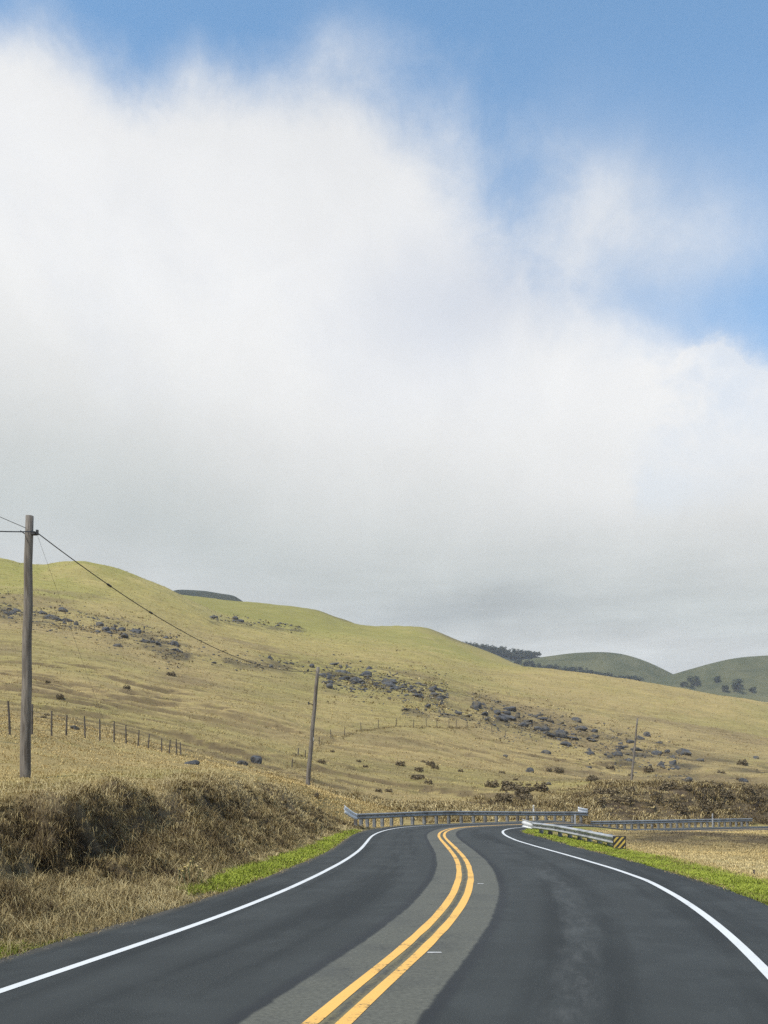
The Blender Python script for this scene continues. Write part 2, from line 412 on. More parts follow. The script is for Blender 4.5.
    c = mix(nt, math_(nt, 'MAXIMUM', crk, math_(nt, 'MULTIPLY', mid, mapr(nt, g2, .35, .6))), c, (.03,.03,.028))
    # dirt at the edges
    dl = mapr(nt, math_(nt, 'ADD', o, math_(nt, 'MULTIPLY', edge, 1.5)), -3.95, -3.7, .55, 0)
    c = mix(nt, dl, c, (.10,.085,.06))
    nt.links.new(c, b.inputs['Base Color'])
    lc = N(nt, 'ShaderNodeTexVoronoi', feature='DISTANCE_TO_EDGE'); lc.inputs['Scale'].default_value = .42; nt.links.new(wv.outputs[0], lc.inputs['Vector'])
    lck = math_(nt, 'MULTIPLY', mapr(nt, lc.outputs[0], .002, .007, .6, 0), mapr(nt, noise(nt, p, .35, 2), .48, .56))
    c = mix(nt, lck, c, (.012,.012,.012))
    oil = math_(nt, 'MULTIPLY', mapr(nt, math_(nt, 'ABSOLUTE', math_(nt, 'SUBTRACT', math_(nt, 'ABSOLUTE', o), 1.72)), .05, .5, .5, 0), mapr(nt, noise(nt, p, 2.3, 4, .6), .5, .68))
    c = mix(nt, math_(nt, 'MULTIPLY', oil, mapr(nt, o, -.2, .2, 1, 0)), c, (.016,.017,.017))
    nt.links.new(mapr(nt, blot2, .3, .7, .72, .9), b.inputs['Roughness']); b.inputs['Specular IOR Level'].default_value = .35
    bump(nt, b, math_(nt, 'ADD', grain, math_(nt, 'MULTIPLY', g2, .6)), .35, .006)
    return m
def mat_paint(name, c, wear, under=(.07,.07,.065)):
    m, nt, b = new_mat(name); p = geo_pos(nt)
    f = noise(nt, p, 14, 6, .75); g = noise(nt, p, 1.1, 4, .6); h = noise(nt, p, 120, 2, .6)
    k_ = noise(nt, p, 60, 3, .7)
    w = math_(nt, 'ADD', math_(nt, 'MULTIPLY', f, .45), math_(nt, 'ADD', math_(nt, 'MULTIPLY', g, .35), math_(nt, 'MULTIPLY', k_, .2)))
    c2 = mix(nt, mapr(nt, h, .3, .7), tuple(x*.86 for x in c), c)
    c2 = mix(nt, mapr(nt, g, .4, .7, 0, .35), c2, tuple(x*.72+.01 for x in c))
    c2 = mix(nt, mapr(nt, w, wear, wear+.06, 0, .9), c2, under)
    nt.links.new(c2, b.inputs['Base Color']); b.inputs['Roughness'].default_value = .75; b.inputs['Specular IOR Level'].default_value = .3
    bump(nt, b, h, .3, .004)
    return m
M_GROUND = mat_ground(); M_ROAD = mat_road()
M_WHITE = mat_paint('white_paint', (.66,.66,.635), .565); M_YELLOW = mat_paint('yellow_paint', (.80,.45,.115), .535, (.10,.09,.06))
M_POLE = mat_noise('weathered_pole_wood', (.10,.085,.07), (.20,.175,.145), 3, .85, .6, .02, 0, (6,6,.5), (.075,.06,.045))
M_POST = mat_noise('grey_fence_wood', (.055,.045,.035), (.12,.10,.08), 5, .9, .5, .01, 0, (4,4,.6))
M_STEEL = mat_noise('galvanised_steel', (.20,.205,.20), (.29,.295,.285), 3, .5, .12, .01, .35, None, (.15,.15,.145))
M_STEEL2 = mat_noise('bright_galvanised_steel', (.36,.375,.38), (.48,.49,.49), 3, .45, .12, .01, .3, None, (.28,.285,.29))
M_RPOST = mat_noise('weathered_rail_post', (.13,.14,.145), (.22,.23,.24), 4, .75, .3, .01, .25, None, (.10,.09,.08))
M_DARK = mat_noise('dark_hardware', (.03,.03,.032), (.07,.07,.07), 6, .55, .2, .01, .5)
M_WIRE = mat_noise('cable_sheath', (.018,.018,.02), (.035,.035,.035), 6, .6, 0)
M_FWIRE = mat_noise('fence_wire', (.10,.095,.085), (.16,.15,.14), 6, .6, 0, .01, .5)
M_BLACK = mat_noise('black_paint', (.018,.018,.02), (.035,.034,.034), 8, .6, 0)
M_YSIGN = mat_noise('yellow_reflective_sheet', (.52,.38,.08), (.42,.30,.07), 6, .5, 0)
M_RPM = mat_noise('marker_plastic', (.40,.40,.385), (.30,.30,.29), 20, .5, 0)
M_PALE = mat_noise('pale_post', (.50,.50,.48), (.62,.62,.6), 8, .6, .2, .005)
M_STAKE = mat_noise('pale_stake', (.26,.265,.265), (.36,.36,.355), 8, .6, .2, .005)
def mat_rock():
    m, nt, b = new_mat('lava_rock'); p = geo_pos(nt)
    f = noise(nt, p, 1.6, 6, .7); g = noise(nt, p, 7, 4, .7)
    c = mix(nt, mapr(nt, f, .35, .65), (.034,.033,.033), (.105,.106,.108))
    c = mix(nt, mapr(nt, g, .56, .70, 0, .75), c, (.20,.195,.18))
    c = mix(nt, mapr(nt, noise(nt, p, .7, 3), .50, .62, 0, .75), c, (.125,.10,.055))
    nt.links.new(c, b.inputs['Base Color']); b.inputs['Roughness'].default_value = .9
    bump(nt, b, math_(nt, 'ADD', f, g), .8, .25); return m
M_ROCK = mat_rock()

# ------------------------------------------------------------------ ground sheet
ROCKY = [([(-60,598),(0,608),(40,617),(100,628),(150,641),(190,655)], 8), ([(184,654),(215,660),(262,664),(322,671)], 4), ([(320,675),(360,681),(400,687),(470,700)], 8),
  ([(402,707),(430,711),(475,717)], 5), ([(472,709),(510,717),(550,725),(590,733)], 9), ([(588,738),(630,744),(665,756),(700,772)], 11), ([(208,619),(232,622),(262,625),(306,629)], 2.5),
  ([(590,748),(660,752),(768,768)], 7)]
def ground_tint(x, y):
    """colour of the turf and soil, shade of the hollows put in: dry gold, greener heights, brown dead scrub on the cuttings"""
    x = np.asarray(x, float); y = np.asarray(y, float)
    px = CX+F*x/np.maximum(y, 1.0)
    base = np.stack([np.full_like(x, .335), np.full_like(x, .25), np.full_like(x, .108)], -1)   # straw
    def lay(c, w):
        nonlocal base
        w = np.clip(w, 0, 1)[...,None]; base = base*(1-w)+np.array(c)*w
    n1 = fbm(x*.02, y*.015, 90, 4); n2 = fbm(x*.12, y*.1, 91, 4); n3 = fbm(x*.045, y*.3, 92, 4)
    # upper slopes green-gold
    lay((.285,.25,.068), sm(170, 290, y)*np.interp(px, [0,200,450,540,768], [.95,.9,.75,.15,.1])*(.8+.4*n1))
    lay((.25,.225,.065), sm(.0, .5, n1)*.55*sm(70, 100, y))
    lay((.36,.275,.115), sm(.05, .5, n2)*.45)
    lay((.235,.21,.066), sm(.05, .4, fbm(x*.016+5, y*.022, 101, 4))*.42*sm(60, 100, y))
    lay((.20,.145,.075), sm(.15, .45, fbm(x*.035, y*.055, 102, 5))*.6*sm(60, 90, y)*sm(330, 200, y))
    lay((.20,.155,.08), sm(.12, .55, n3)*.40*sm(55, 80, y)*sm(260, 150, y))
    lay((.16,.12,.065), sm(.05, .5, fbm(x*.07, y*.11, 93, 5))*.5*sm(65, 90, y)*sm(220, 120, y)*np.interp(px, [350,480],[.5,1]))
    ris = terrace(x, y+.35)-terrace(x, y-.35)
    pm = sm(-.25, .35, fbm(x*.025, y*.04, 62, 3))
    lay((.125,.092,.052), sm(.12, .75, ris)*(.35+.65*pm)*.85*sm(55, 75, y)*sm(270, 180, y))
    # dark earth and scrub among the rocks of the strips
    for pl, wd in ROCKY:
        cy_ = np.interp(px, [a for a, b in pl], [b for a, b in pl], left=-999, right=-999)
        row = YH-(table_z(x, y)-H)/np.maximum(y, 1)*F
        lay((.080,.064,.042), np.exp(-((row-cy_-1.5)/(wd*1.25))**2)*sm(-.3, .35, fbm(x*.2, y*.2, 94, 4))*.75*(y > 60))
    # the dome flank is paler, the ridge behind it greener
    lay((.33,.27,.105), sm(262, 285, y)*sm(318, 305, y)*np.interp(px, [120,160,215,232], [0,.8,.8,0]))
    lay((.225,.20,.055), sm(330, 345, y)*np.interp(px, [190,215,330,430], [.8,.8,.7,.3]))
    # brown brows on the far crest
    lay((.12,.085,.05), sm(400, 440, y)*np.exp(-((px-338)/26)**2)*.75)
    lay((.11,.085,.05), sm(380, 425, y)*np.exp(-((px-455)/24)**2)*.85)
    near = y < 125
    if near.any():
        X, Y = x[near], y[near]; s, o = road_so(X, Y); yr = np.interp(s, S, ROAD[:,1])
        c = base[near]; d = np.maximum(-o+O_LE, 0); e = np.maximum(o-o_right_edge(s), 0)
        def lay2(col, w):
            nonlocal c
            w = np.clip(w, 0, 1)[...,None]; c = c*(1-w)+np.array(col)*w
        t = (d-bank_verge(yr))/2.7
        nb = fbm(X*1.1, Y*1.1, 95, 4); nbs = fbm(s*1.4, d*.4, 96, 3)
        bank = (o < 0)*sm(-.1, .1, t)*sm(1.05+.3*nb, .7+.3*nb, t)*sm(49, 45, yr)
        lay2((.135,.10,.062), bank*.9)
        lay2((.050,.034,.021), bank*sm(.0, .5, nb+.4*nbs)*.9)
        fmask = np.exp(-((t-.68)/.17)**2)*np.interp(yr, [-60,13.5,17,22], [.9,.9,.5,.2])*sm(-.2, .4, nbs)*(o < 0)
        lay2((.062,.044,.027), fmask)
        lay2((.24,.18,.10), (1-fmask)*bank*sm(.1, .5, -nb)*.5)
        lay2((.034,.024,.015), sm(.02, .10, hollow(X, Y)))  # shade inside the hollows, painted as near-black soil
        lay2((.24,.215,.085), (o < 0)*sm(.8, 1.2, t)*sm(3.5, 1.6, t)*sm(44, 34, yr)*.45)       # greener lip
        gl = (o < 0)*sm(bank_verge(yr)+.35, bank_verge(yr)-.05, d)*sm(13, 17, yr)*sm(46, 41, yr)
        lay2((.17,.19,.03), gl*.9)
        gr = (o > 0)*sm(1.75, 1.1, e+.25*nb)*sm(55, 47, Y)
        lay2((.17,.19,.03), gr*.95)
        lay2((.10,.08,.05), (o < 0)*sm(.22, .1, d)+(o > 0)*sm(.2, .08, e))                     # dirt along the asphalt
        lay2((.105,.080,.046), (o > 0)*(e > 2.5)*np.exp(-((X-13)/5)**2-((Y-37)/4)**2)*1.1*(1+.9*nb))
        lay2((.42,.34,.17), (o > 0)*sm(1.6, 2.4, e)*sm(4.5, 3, e)*sm(30, 22, Y)*.5)
        # cutting above the far road
        cut = (o < 0)*sm(53, 60, s)*sm(1.6, 3, d)*sm(13+3*nb, 9+3*nb, d)
        lay2((.13,.095,.058), cut*.85); lay2((.06,.043,.03), cut*sm(.0, .45, nb)*.8)
        base[near] = c
    return np.clip(base, .01, .9)
def far_extent():
    ys = np.concatenate([np.arange(-38, 4, .9), np.arange(4, 20, .17), np.arange(20, 62, .26), np.arange(62, 185, .5),
        np.arange(185, 320, .95), np.arange(320, 345, 1.2), np.arange(345, 520, 2.2), np.arange(520, 900, 20), np.array([950,1050,1200,1600,2200,2950])])
    c = np.linspace(-1.15, 1.15, 720)
    return ys, c
def build_ground():
    ys, c = far_extent()
    Yg = np.repeat(ys[:,None], len(c), 1); Xg = (Yg+40)*c[None]
    Z = ground_z(Xg, Yg)
    V = np.stack([Xg, Yg, Z], -1).reshape(-1, 3)
    nr, nc = len(ys), len(c)
    i = (np.arange(nr-1)[:,None]*nc+np.arange(nc-1)[None]).ravel()
    me = np_mesh('ground', V, np.stack([i, i+1, i+1+nc, i+nc], 1), smooth=True)
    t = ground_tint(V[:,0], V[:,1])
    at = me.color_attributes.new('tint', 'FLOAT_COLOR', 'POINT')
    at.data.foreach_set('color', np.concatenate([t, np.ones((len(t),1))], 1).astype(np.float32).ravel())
    return struct(link('ground', me, M_GROUND))
build_ground()

# ------------------------------------------------------------------ road and painted lines
def ribbon(name, offs, mat, s0, s1, lift, cross=None, uv=False, wob=0):
    k = np.where((S >= s0) & (S <= s1))[0]
    P = ROAD[k]; Nn = NRM[k]; ss = S[k]
    cols = []
    for f in offs:
        ov = f(ss) if callable(f) else np.full(len(k), f)
        if wob: ov = ov+wob*(vn(ss*2.1, np.full_like(ss, 3.+len(cols)*7), 8)-.5)+wob*.8*(vn(ss*.6, np.full_like(ss, 9.+len(cols)*7), 9)-.5)
        q = P+Nn*ov[:,None]
        cols.append((np.concatenate([q, (road_z(q[:,0], q[:,1])+lift)[:,None]], 1), ov))
    nc = len(cols); V = np.stack([c[0] for c in cols], 1).reshape(-1, 3)
    i = (np.arange(len(k)-1)[:,None]*nc+np.arange(nc-1)[None]).ravel()
    me = np_mesh(name, V, np.stack([i, i+1, i+1+nc, i+nc], 1), smooth=True)
    if uv:
        O = np.stack([c[1] for c in cols], 1).ravel(); SS = np.repeat(ss, nc)
        u = me.uv_layers.new(name='lane'); vi = np.zeros(len(me.loops), np.int32); me.loops.foreach_get('vertex_index', vi)
        u.data.foreach_set('uv', np.stack([O[vi], SS[vi]], 1).astype(np.float32).ravel())
    return struct(link(name, me, mat))
LE_ = lambda s: np.full_like(s, O_LE)+.10*(vn(s*1.7, s*0, 5)-.5)
RE_ = lambda s: o_right_edge(s)+.10*(vn(s*1.7, s*0+4, 6)-.5)
def road_mesh():
    fr = np.linspace(0, 1, 15)
    offs = [(lambda t: (lambda s: LE_(s)*(1-t)+RE_(s)*t))(t) for t in fr]
    ribbon('road', offs, M_ROAD, -38, 170, 0, uv=True)
road_mesh()
ribbon('white_road_line', [O_LL-.055, O_LL+.055], M_WHITE, -38, 130, .004)
ribbon('white_road_line', [lambda s: o_right_line(s)-.055, lambda s: o_right_line(s)+.055], M_WHITE, -38, 130, .004)
ribbon('yellow_road_line', [-.175, -.062], M_YELLOW, -38, 130, .004, wob=.012)
ribbon('yellow_road_line', [.062, .175], M_YELLOW, -38, 130, .004, wob=.012)

# ------------------------------------------------------------------ grass blades
def blades(name, base, k, length, width, lean, mat, label, cat, spread, rnd_fn=None, tint_fn=None, droop=.5, seed=1, var=(.72, 1.3)):
    """k blades around each base point; length / width arrays per point"""
    g = np.random.default_rng(seed); n = len(base)*k
    B = np.repeat(base, k, 0); L = np.repeat(length, k)*g.uniform(.55, 1.25, n); W = np.repeat(width, k)*g.uniform(.7, 1.3, n)
    sp = np.repeat(np.broadcast_to(spread, len(base)), k)
    a0 = g.uniform(0, 2*math.pi, n); rr = sp*np.sqrt(g.uniform(0, 1, n))
    B = B+np.stack([np.cos(a0)*rr, np.sin(a0)*rr, np.zeros(n)], 1)
    az = a0+g.normal(0, .9, n); th = np.abs(g.normal(lean, .28, n))
    dirh = np.stack([np.cos(az), np.sin(az), np.zeros(n)], 1)
    side = np.stack([-np.sin(az+g.normal(0,.8,n)), np.cos(az), np.zeros(n)], 1)
    def at(f, ang): return B+dirh*(L*f*np.sin(ang))[:,None]+np.array([0,0,1.])*(L*f*np.cos(ang))[:,None]
    p0 = B-np.array([0,0,.03]); p1 = at(.55, th); p2 = at(1., th+droop*g.uniform(.3, 1.2, n))
    w = W[:,None]*.5
    V = np.stack([p0-side*w, p0+side*w, p1+side*w*.8, p1-side*w*.8, p2], 1).reshape(-1, 3)
    i = np.arange(n)*5
    me = np_mesh(name, V, np.stack([i, i+1, i+2, i+3], 1), np.stack([i+3, i+2, i+4], 1), smooth=False)
    if tint_fn is not None:
        c = np.repeat(tint_fn(base), k, 0)*g.uniform(*var, (n,1))
        c = np.repeat(c, 5, 0)
        at_ = me.color_attributes.new('tint', 'FLOAT_COLOR', 'POINT')
        at_.data.foreach_set('color', np.concatenate([np.clip(c,0,.9), np.ones((len(c),1))], 1).astype(np.float32).ravel())
    else:
        r = np.clip(np.repeat(rnd_fn(base) if rnd_fn else np.full(len(base), .5), k)+g.normal(0, .22, n), 0, 1)
        at_ = me.attributes.new('rnd', 'FLOAT', 'POINT'); at_.data.foreach_set('value', np.repeat(r, 5).astype(np.float32))
    return tag(link(name, me, mat), label, cat, kind='stuff')
def with_z(x, y): return np.stack([x, y, ground_z(x, y)], 1)
M_TINTB = mat_tintblade('pasture_blades')
M_DRY = mat_blade('dead_grass_blades', [(.050,.033,.015),(.135,.095,.042),(.25,.182,.078),(.36,.275,.122),(.51,.41,.21)])
M_GREEN = mat_blade('green_grass_blades', [(.27,.22,.07),(.185,.22,.026),(.245,.285,.033),(.32,.35,.05)])
def road_pts(s, o):
    j = np.interp(s, S, np.arange(len(S))); i = np.clip(j.astype(int), 0, len(S)-2); u = (j-i)[:,None]
    P = ROAD[i]*(1-u)+ROAD[i+1]*u; n = NRM[i]; return P+n*o[:,None]
g = np.random.default_rng(3)
# dry scrub on the cutting
def bank_pts(n, lo, hi, p=.8, smin=3.0, smax=47.0):
    s = smin*(smax/smin)**(g.uniform(0, 1, n)**p)
    d = g.uniform(lo, hi, n); q = road_pts(s, O_LE-d)
    return s, d, q
def dryness_shade(base):
    x, y = base[:,0], base[:,1]; s, o = road_so(x, y); d = -o+O_LE
    n = fbm(x*1.1, y*1.1, 95, 4); m = fbm(s*1.4, d*.4, 96, 3); b = fbm(x*.33, y*.33, 97, 2)
    yr = np.interp(s, S, ROAD[:,1]); t = (d-bank_verge(yr))/2.7
    return np.clip(.54-.55*(n+.5*m)+.25*b+.16*sm(.35, 0, t)+.32*sm(.48, .88, t)-.5*sm(.03, .12, hollow(x, y))-.24*np.exp(-((t-.66)/.15)**2)*np.interp(yr, [-60,13.5,17,22], [1,1,.5,.2])*sm(-.1, .45, fbm(s*1.4, d*.4, 96, 3)), .03, .98)  # the hollow term darkens blades there to stand in for shade
s, d, q = bank_pts(30000, .12, 4.6)
keep = d > bank_verge(s)*np.where(s > 14, .92, .25)
hol = sm(.40, .75, vn(s*.55+2.2, d*.5, 71))*np.interp(s, [0,16,24], [1,1,.3]); keep &= g.uniform(0,1,len(s)) > .5*hol*(d > 1.0)
hw = sm(.04, .16, hollow(q[:,0], q[:,1])); keep &= g.uniform(0,1,len(s)) > .72*hw
q = q[keep]; s = s[keep]; d = d[keep]; B = with_z(q[:,0], q[:,1])
t = (d-bank_verge(s))/2.7
ln = np.interp(t, [.4,.85], [.20,.075])*(1+.5*fbm(B[:,0]*.8, B[:,1]*.8, 98, 2))*np.interp(t, [-.2,.15,.5], [.55,.9,1.])
blades('dry_bank_grass', B, 13, ln, np.maximum(.0045, .00048*B[:,1]), .95, M_DRY, 'dead brown and straw grass matted over the road cutting on the left', 'dry grass', .13, dryness_shade, droop=1.1, seed=5)
# pale stalks standing out of it
idx = g.choice(len(B), 1500, replace=False)
blades('tall_dry_stalks', B[idx], 4, np.full(len(idx), .45), np.maximum(.004, .0004*B[idx,1]), .7, M_DRY, 'long pale dead stalks standing out of the brown cutting', 'dry grass', .08, lambda b: np.full(len(b), .85), droop=.7, seed=6)
# rounded scrub mats that hang on the face
idx = g.choice(np.where((t > .10) & (t < .55))[0], 240, replace=False)
blades('dead_scrub', B[idx], 120, .22*np.ones(len(idx)), np.maximum(.005, .0005*B[idx,1]), .9, M_DRY, 'dark tangles of dead scrub hanging on the face of the left cutting', 'scrub', .34, lambda b: np.clip(dryness_shade(b)-.26, .02, .6), droop=1.2, seed=7)
# dead twigs added in the eroded hollows, coloured dark for the shade there
xs = g.uniform(-7, -2.6, 60000); ys_ = g.uniform(11, 26, 60000); kk_ = hollow(xs, ys_) > .02; xs, ys_ = xs[kk_][:2600], ys_[kk_][:2600]
so_, oo_ = road_so(xs, ys_); kk_ = (-oo_+O_LE) > .75; xs, ys_ = xs[kk_], ys_[kk_]
blades('hollow_shade_twigs', with_z(xs, ys_), 9, np.full(len(xs), .15), np.maximum(.005, .0005*ys_), 1.0, M_DRY, 'dead twigs in the eroded hollows of the left cutting, coloured dark as their shade', 'scrub', .10, lambda b: np.clip(.16+.4*(vn(b[:,0]*6, b[:,1]*6, 57)-.45), .0, .4), droop=1.3, seed=58)
# straw tussocks and darker weeds that stand out as clumps
for cnt, kk, ll, base_, lo, hi, lb, sd in ((150, 70, .26, .82, -.1, .55, 'pale straw tussocks at the foot of the left cutting', 51), (110, 80, .22, .22, .0, .7, 'dark dead weeds in clumps on the lower face of the left cutting', 52), (120, 60, .13, .62, .8, 2.2, 'tan tussocks along the lip of the left cutting', 53)):
    ok = np.where((t > lo) & (t < hi))[0]; idx = g.choice(ok, cnt, replace=False)
    blades('grass_tussocks', B[idx], kk, ll*(.6+.8*vn(B[idx,0]*3, B[idx,1]*3, sd)), np.maximum(.005, .0005*B[idx,1]), .7, M_DRY, lb, 'dry grass', .11, lambda b, q_=base_: np.clip(q_+.25*(vn(b[:,0]*5, b[:,1]*5, 54)-.5), .03, .97), droop=.9, seed=sd)
# plateau above the cutting
n = 26000; Yp = 7*(75/7)**g.uniform(0, 1, n); Xp = (g.uniform(-60, 360, n)-CX)/F*Yp
s, o = road_so(Xp, Yp); d = -o+O_LE; k = (o < 0) & (d > bank_verge(np.interp(s, S, ROAD[:,1]))+2.2) & (s < 62)
B = with_z(Xp[k], Yp[k]); tint = lambda b: ground_tint(b[:,0], b[:,1])*1.35
blades('pasture_grass', B, 7, .085*np.ones(len(B)), np.maximum(.005, .0006*B[:,1]), 1.1, M_TINTB, 'short straw coloured pasture grass on the knoll above the left cutting', 'pasture grass', .22, None, tint, seed=8)
n = 9000; Yp = g.uniform(38, 66, n); Xp = (g.uniform(265, 400, n)-CX)/F*Yp
s, o = road_so(Xp, Yp); d = -o+O_LE; k = (o < 0) & (d > np.where(s < 46, 3.0, .9)); B = with_z(Xp[k], Yp[k])
blades('pasture_grass', B, 7, .11*np.ones(len(B)), np.maximum(.02, .0006*B[:,1]), 1.0, M_TINTB, 'short grass around the foot of the middle pole behind the long rail', 'pasture grass', .3, None, tint, seed=18)
# hillside
n = 52000; Yp = 58*(330/58)**(g.uniform(0, 1, n)**.85); Xp = (g.uniform(-120, 890, n)-CX)/F*Yp
s, o = road_so(Xp, Yp); k = (Yp > 125) | ((o < 0) & (-o+O_LE > 1.5)); Xp, Yp = Xp[k], Yp[k]
dens = .5+.5*fbm(Xp*.08, Yp*.12, 99, 3); k = g.uniform(0, 1, len(Xp)) < .35+.65*dens
B = with_z(Xp[k], Yp[k]); tb = lambda b: 1.3*ground_tint(b[:,0], b[:,1])*np.where(vn(b[:,0]*.9, b[:,1]*.9, 12) > .8, np.interp(b[:,1], [90,200], [.7,.95]), 1.0)[:,None]
blades('hillside_grass', B, 5, np.interp(B[:,1], [60,120,330], [.17,.18,.16]), np.maximum(.025, .0006*B[:,1]), .8, M_TINTB, 'tufted dry golden grass covering the long hillside beyond the road', 'pasture grass', .45, None, tb, seed=9, var=(.86, 1.16))
# field right of the road
n = 22000; Yp = 12*(66/12)**g.uniform(0, 1, n); Xp = (g.uniform(560, 900, n)-CX)/F*Yp
s, o = road_so(Xp, Yp); e = o-o_right_edge(s); k = (o > 0) & (e > .9); Xp, Yp = Xp[k], Yp[k]
B = with_z(Xp, Yp)
blades('field_grass', B, 8, .07*np.ones(len(B)), np.maximum(.006, .0006*B[:,1]), 1.1, M_TINTB, 'short bleached grass in the field to the right of the near rail', 'pasture grass', .2, None, tint, seed=10)
# green verges
def verge_pts(n, right):
    s = 4*(52/4)**g.uniform(0, 1, n)
    if right:
        d = np.abs(g.normal(.0, 1., n))*(.35+.55*vn(s*.6, s*0, 55))+.10*vn(s*2.5, s*0, 56); q = road_pts(s, o_right_edge(s)+d)
        k = (d < 1.6)
    else:
        yr = np.interp(s, S, ROAD[:,1]); vg = bank_verge(yr); d = g.uniform(.06, 1.15, n)
        patch = vn(s*.9, d*2, 44)
        k = (d < vg+.05) & ((s > 14.5+patch*2.5) | (patch > .66)) & (s < 44)
        q = road_pts(s, O_LE-d)
    return q[k], s[k]
for right, nm, lb in ((0, 14000, 'bright green grass verge along the foot of the left cutting'), (1, 15000, 'bright green grass verge between the asphalt and the right field')):
    q, s_ = verge_pts(nm, right); B = with_z(q[:,0], q[:,1])
    blades('green_verge_grass', B, 10, .08*(.6+.8*vn(B[:,0]*1.5, B[:,1]*1.5, 66)), np.maximum(.005, .0006*B[:,1]), .6, M_GREEN, lb, 'grass verge', .12,
           lambda b: np.clip(.62+.7*fbm(b[:,0]*.9, b[:,1]*.9, 14, 3), .0, 1), droop=.7, seed=11+right)
def gravel():
    n = 5200; s = 4*(50/4)**g.uniform(0, 1, n); rt = g.uniform(0, 1, n) < .5
    off = np.where(rt, o_right_edge(s)+g.normal(.06, .09, n), O_LE-g.normal(.06, .09, n)); q = road_pts(s, off)
    z = np.maximum(ground_z(q[:,0], q[:,1]), np.where((off > O_LE+.05) & (off < o_right_edge(s)-.05), road_z(q[:,0], q[:,1]), -9))
    r = g.uniform(.006, .022, n)*np.interp(s, [4,50], [1,1.6]); t = g.uniform(0, 6.28, n)
    base = np.array([(1,0,0),(-.5,.87,0),(-.5,-.87,0),(.1,.05,.9)]); c, s2 = np.cos(t), np.sin(t)
    V = np.stack([(base[:,0]*c[:,None]-base[:,1]*s2[:,None])*r[:,None]+q[:,0:1], (base[:,0]*s2[:,None]+base[:,1]*c[:,None])*r[:,None]+q[:,1:2], base[:,2]*r[:,None]+z[:,None]], -1).reshape(-1,3)
    i = np.arange(n)[:,None]*4; T = np.concatenate([i+np.array([[0,1,3]]), i+np.array([[1,2,3]]), i+np.array([[2,0,3]])])
    tag(link('gravel', np_mesh('gravel', V, None, T), mat_noise('road_gravel', (.045,.042,.038), (.11,.10,.085), 9, .9, 0)), 'loose gravel and grit along both edges of the asphalt', 'gravel', kind='stuff')
gravel()
# straggling dead grass between verge and asphalt
s = 4*(50/4)**g.uniform(0, 1, 5000); rt = g.uniform(0, 1, 5000) < .55
q = road_pts(s, np.where(rt, o_right_edge(s)+g.normal(.07, .10, 5000), O_LE-g.normal(.05, .08, 5000))); k = vn(s*1.3, rt*9., 31) > .35
B = with_z(q[k,0], q[k,1])
blades('straggling_grass', B, 6, .09*np.ones(len(B)), np.maximum(.004, .0005*B[:,1]), .9, M_DRY, 'straggling dead grass along the broken edges of the asphalt', 'dry grass', .08, lambda b: np.full(len(b), .6), seed=19)
# tussocks on the cutting beyond the far road
s = g.uniform(54, 110, 2600); d = g.uniform(2.0, 13, 2600); q = road_pts(s, O_LE-d); B = with_z(q[:,0], q[:,1])
k = (B[:,1] < 105); B = B[k]
cutdry = lambda b: np.clip(.72-.22*sm(24, 33, b[:,0])-.6*fbm(b[:,0]*.45, b[:,1]*.45, 95, 3)+.0, .03, .8)
blades('far_bank_grass', B, 26,   .58*(.3+1.3*vn(B[:,0]*.4, B[:,1]*.4, 15)**1.5), np.full(len(B), .05), .7, M_DRY, 'shaggy brown tussock grass on the cutting behind the far rail', 'dry grass', .5, cutdry, droop=1.0, seed=13)

# ------------------------------------------------------------------ boulders, shrubs
def rock_mesh(seed):
    bm = bmesh.new(); bmesh.ops.create_icosphere(bm, subdivisions=3, radius=.5)
    rr = random.Random(seed); off = Vector((rr.uniform(0,99), rr.uniform(0,99), rr.uniform(0,99)))
    from mathutils import noise as mn
    planes = [(Vector((rr.gauss(0,1), rr.gauss(0,1), rr.gauss(0,.8))).normalized(), rr.uniform(.26,.42)) for _ in range(9)]
    sx, sy, sz = rr.uniform(.85,1.3), rr.uniform(.8,1.15), rr.uniform(.6,.95)
    for v in bm.verts:
        c = v.co.copy()
        for nrm, dd in planes:
            e = c.dot(nrm)-dd
            if e > 0: c -= nrm*e*.85
        c *= 1+.16*mn.noise(c*3.2+off)+.08*mn.noise(c*8+off)
        v.co = Vector((c.x*sx, c.y*sy, c.z*sz))
    me = bpy.data.meshes.new('boulder'); bm.to_mesh(me); bm.free(); me.materials.append(M_ROCK); return me
ROCKS = [rock_mesh(i) for i in range(9)]
def boulder(p, size, label, group=None, mesh=None, sz=None):
    o = bpy.data.objects.new('boulder', mesh or random.choice(ROCKS)); COL.objects.link(o)
    o.location = (p[0], p[1], p[2]+size*.06); o.rotation_euler = (random.uniform(-.3,.3), random.uniform(-.3,.3), random.uniform(0,6.28))
    o.scale = (size*random.uniform(.85,1.6), size*random.uniform(.75,1.15), sz or size*random.uniform(.55,1.1))
    return tag(o, label, 'boulder', group)
def along(poly, n, thick, rnd):
    P = np.array(poly, float); L = np.concatenate([[0], np.cumsum(np.hypot(*np.diff(P, axis=0).T))])
    t = rnd.uniform(0, L[-1], n); x = np.interp(t, L, P[:,0]); y = np.interp(t, L, P[:,1])
    return x, y+rnd.normal(0, thick, n)
rr = np.random.default_rng(21)
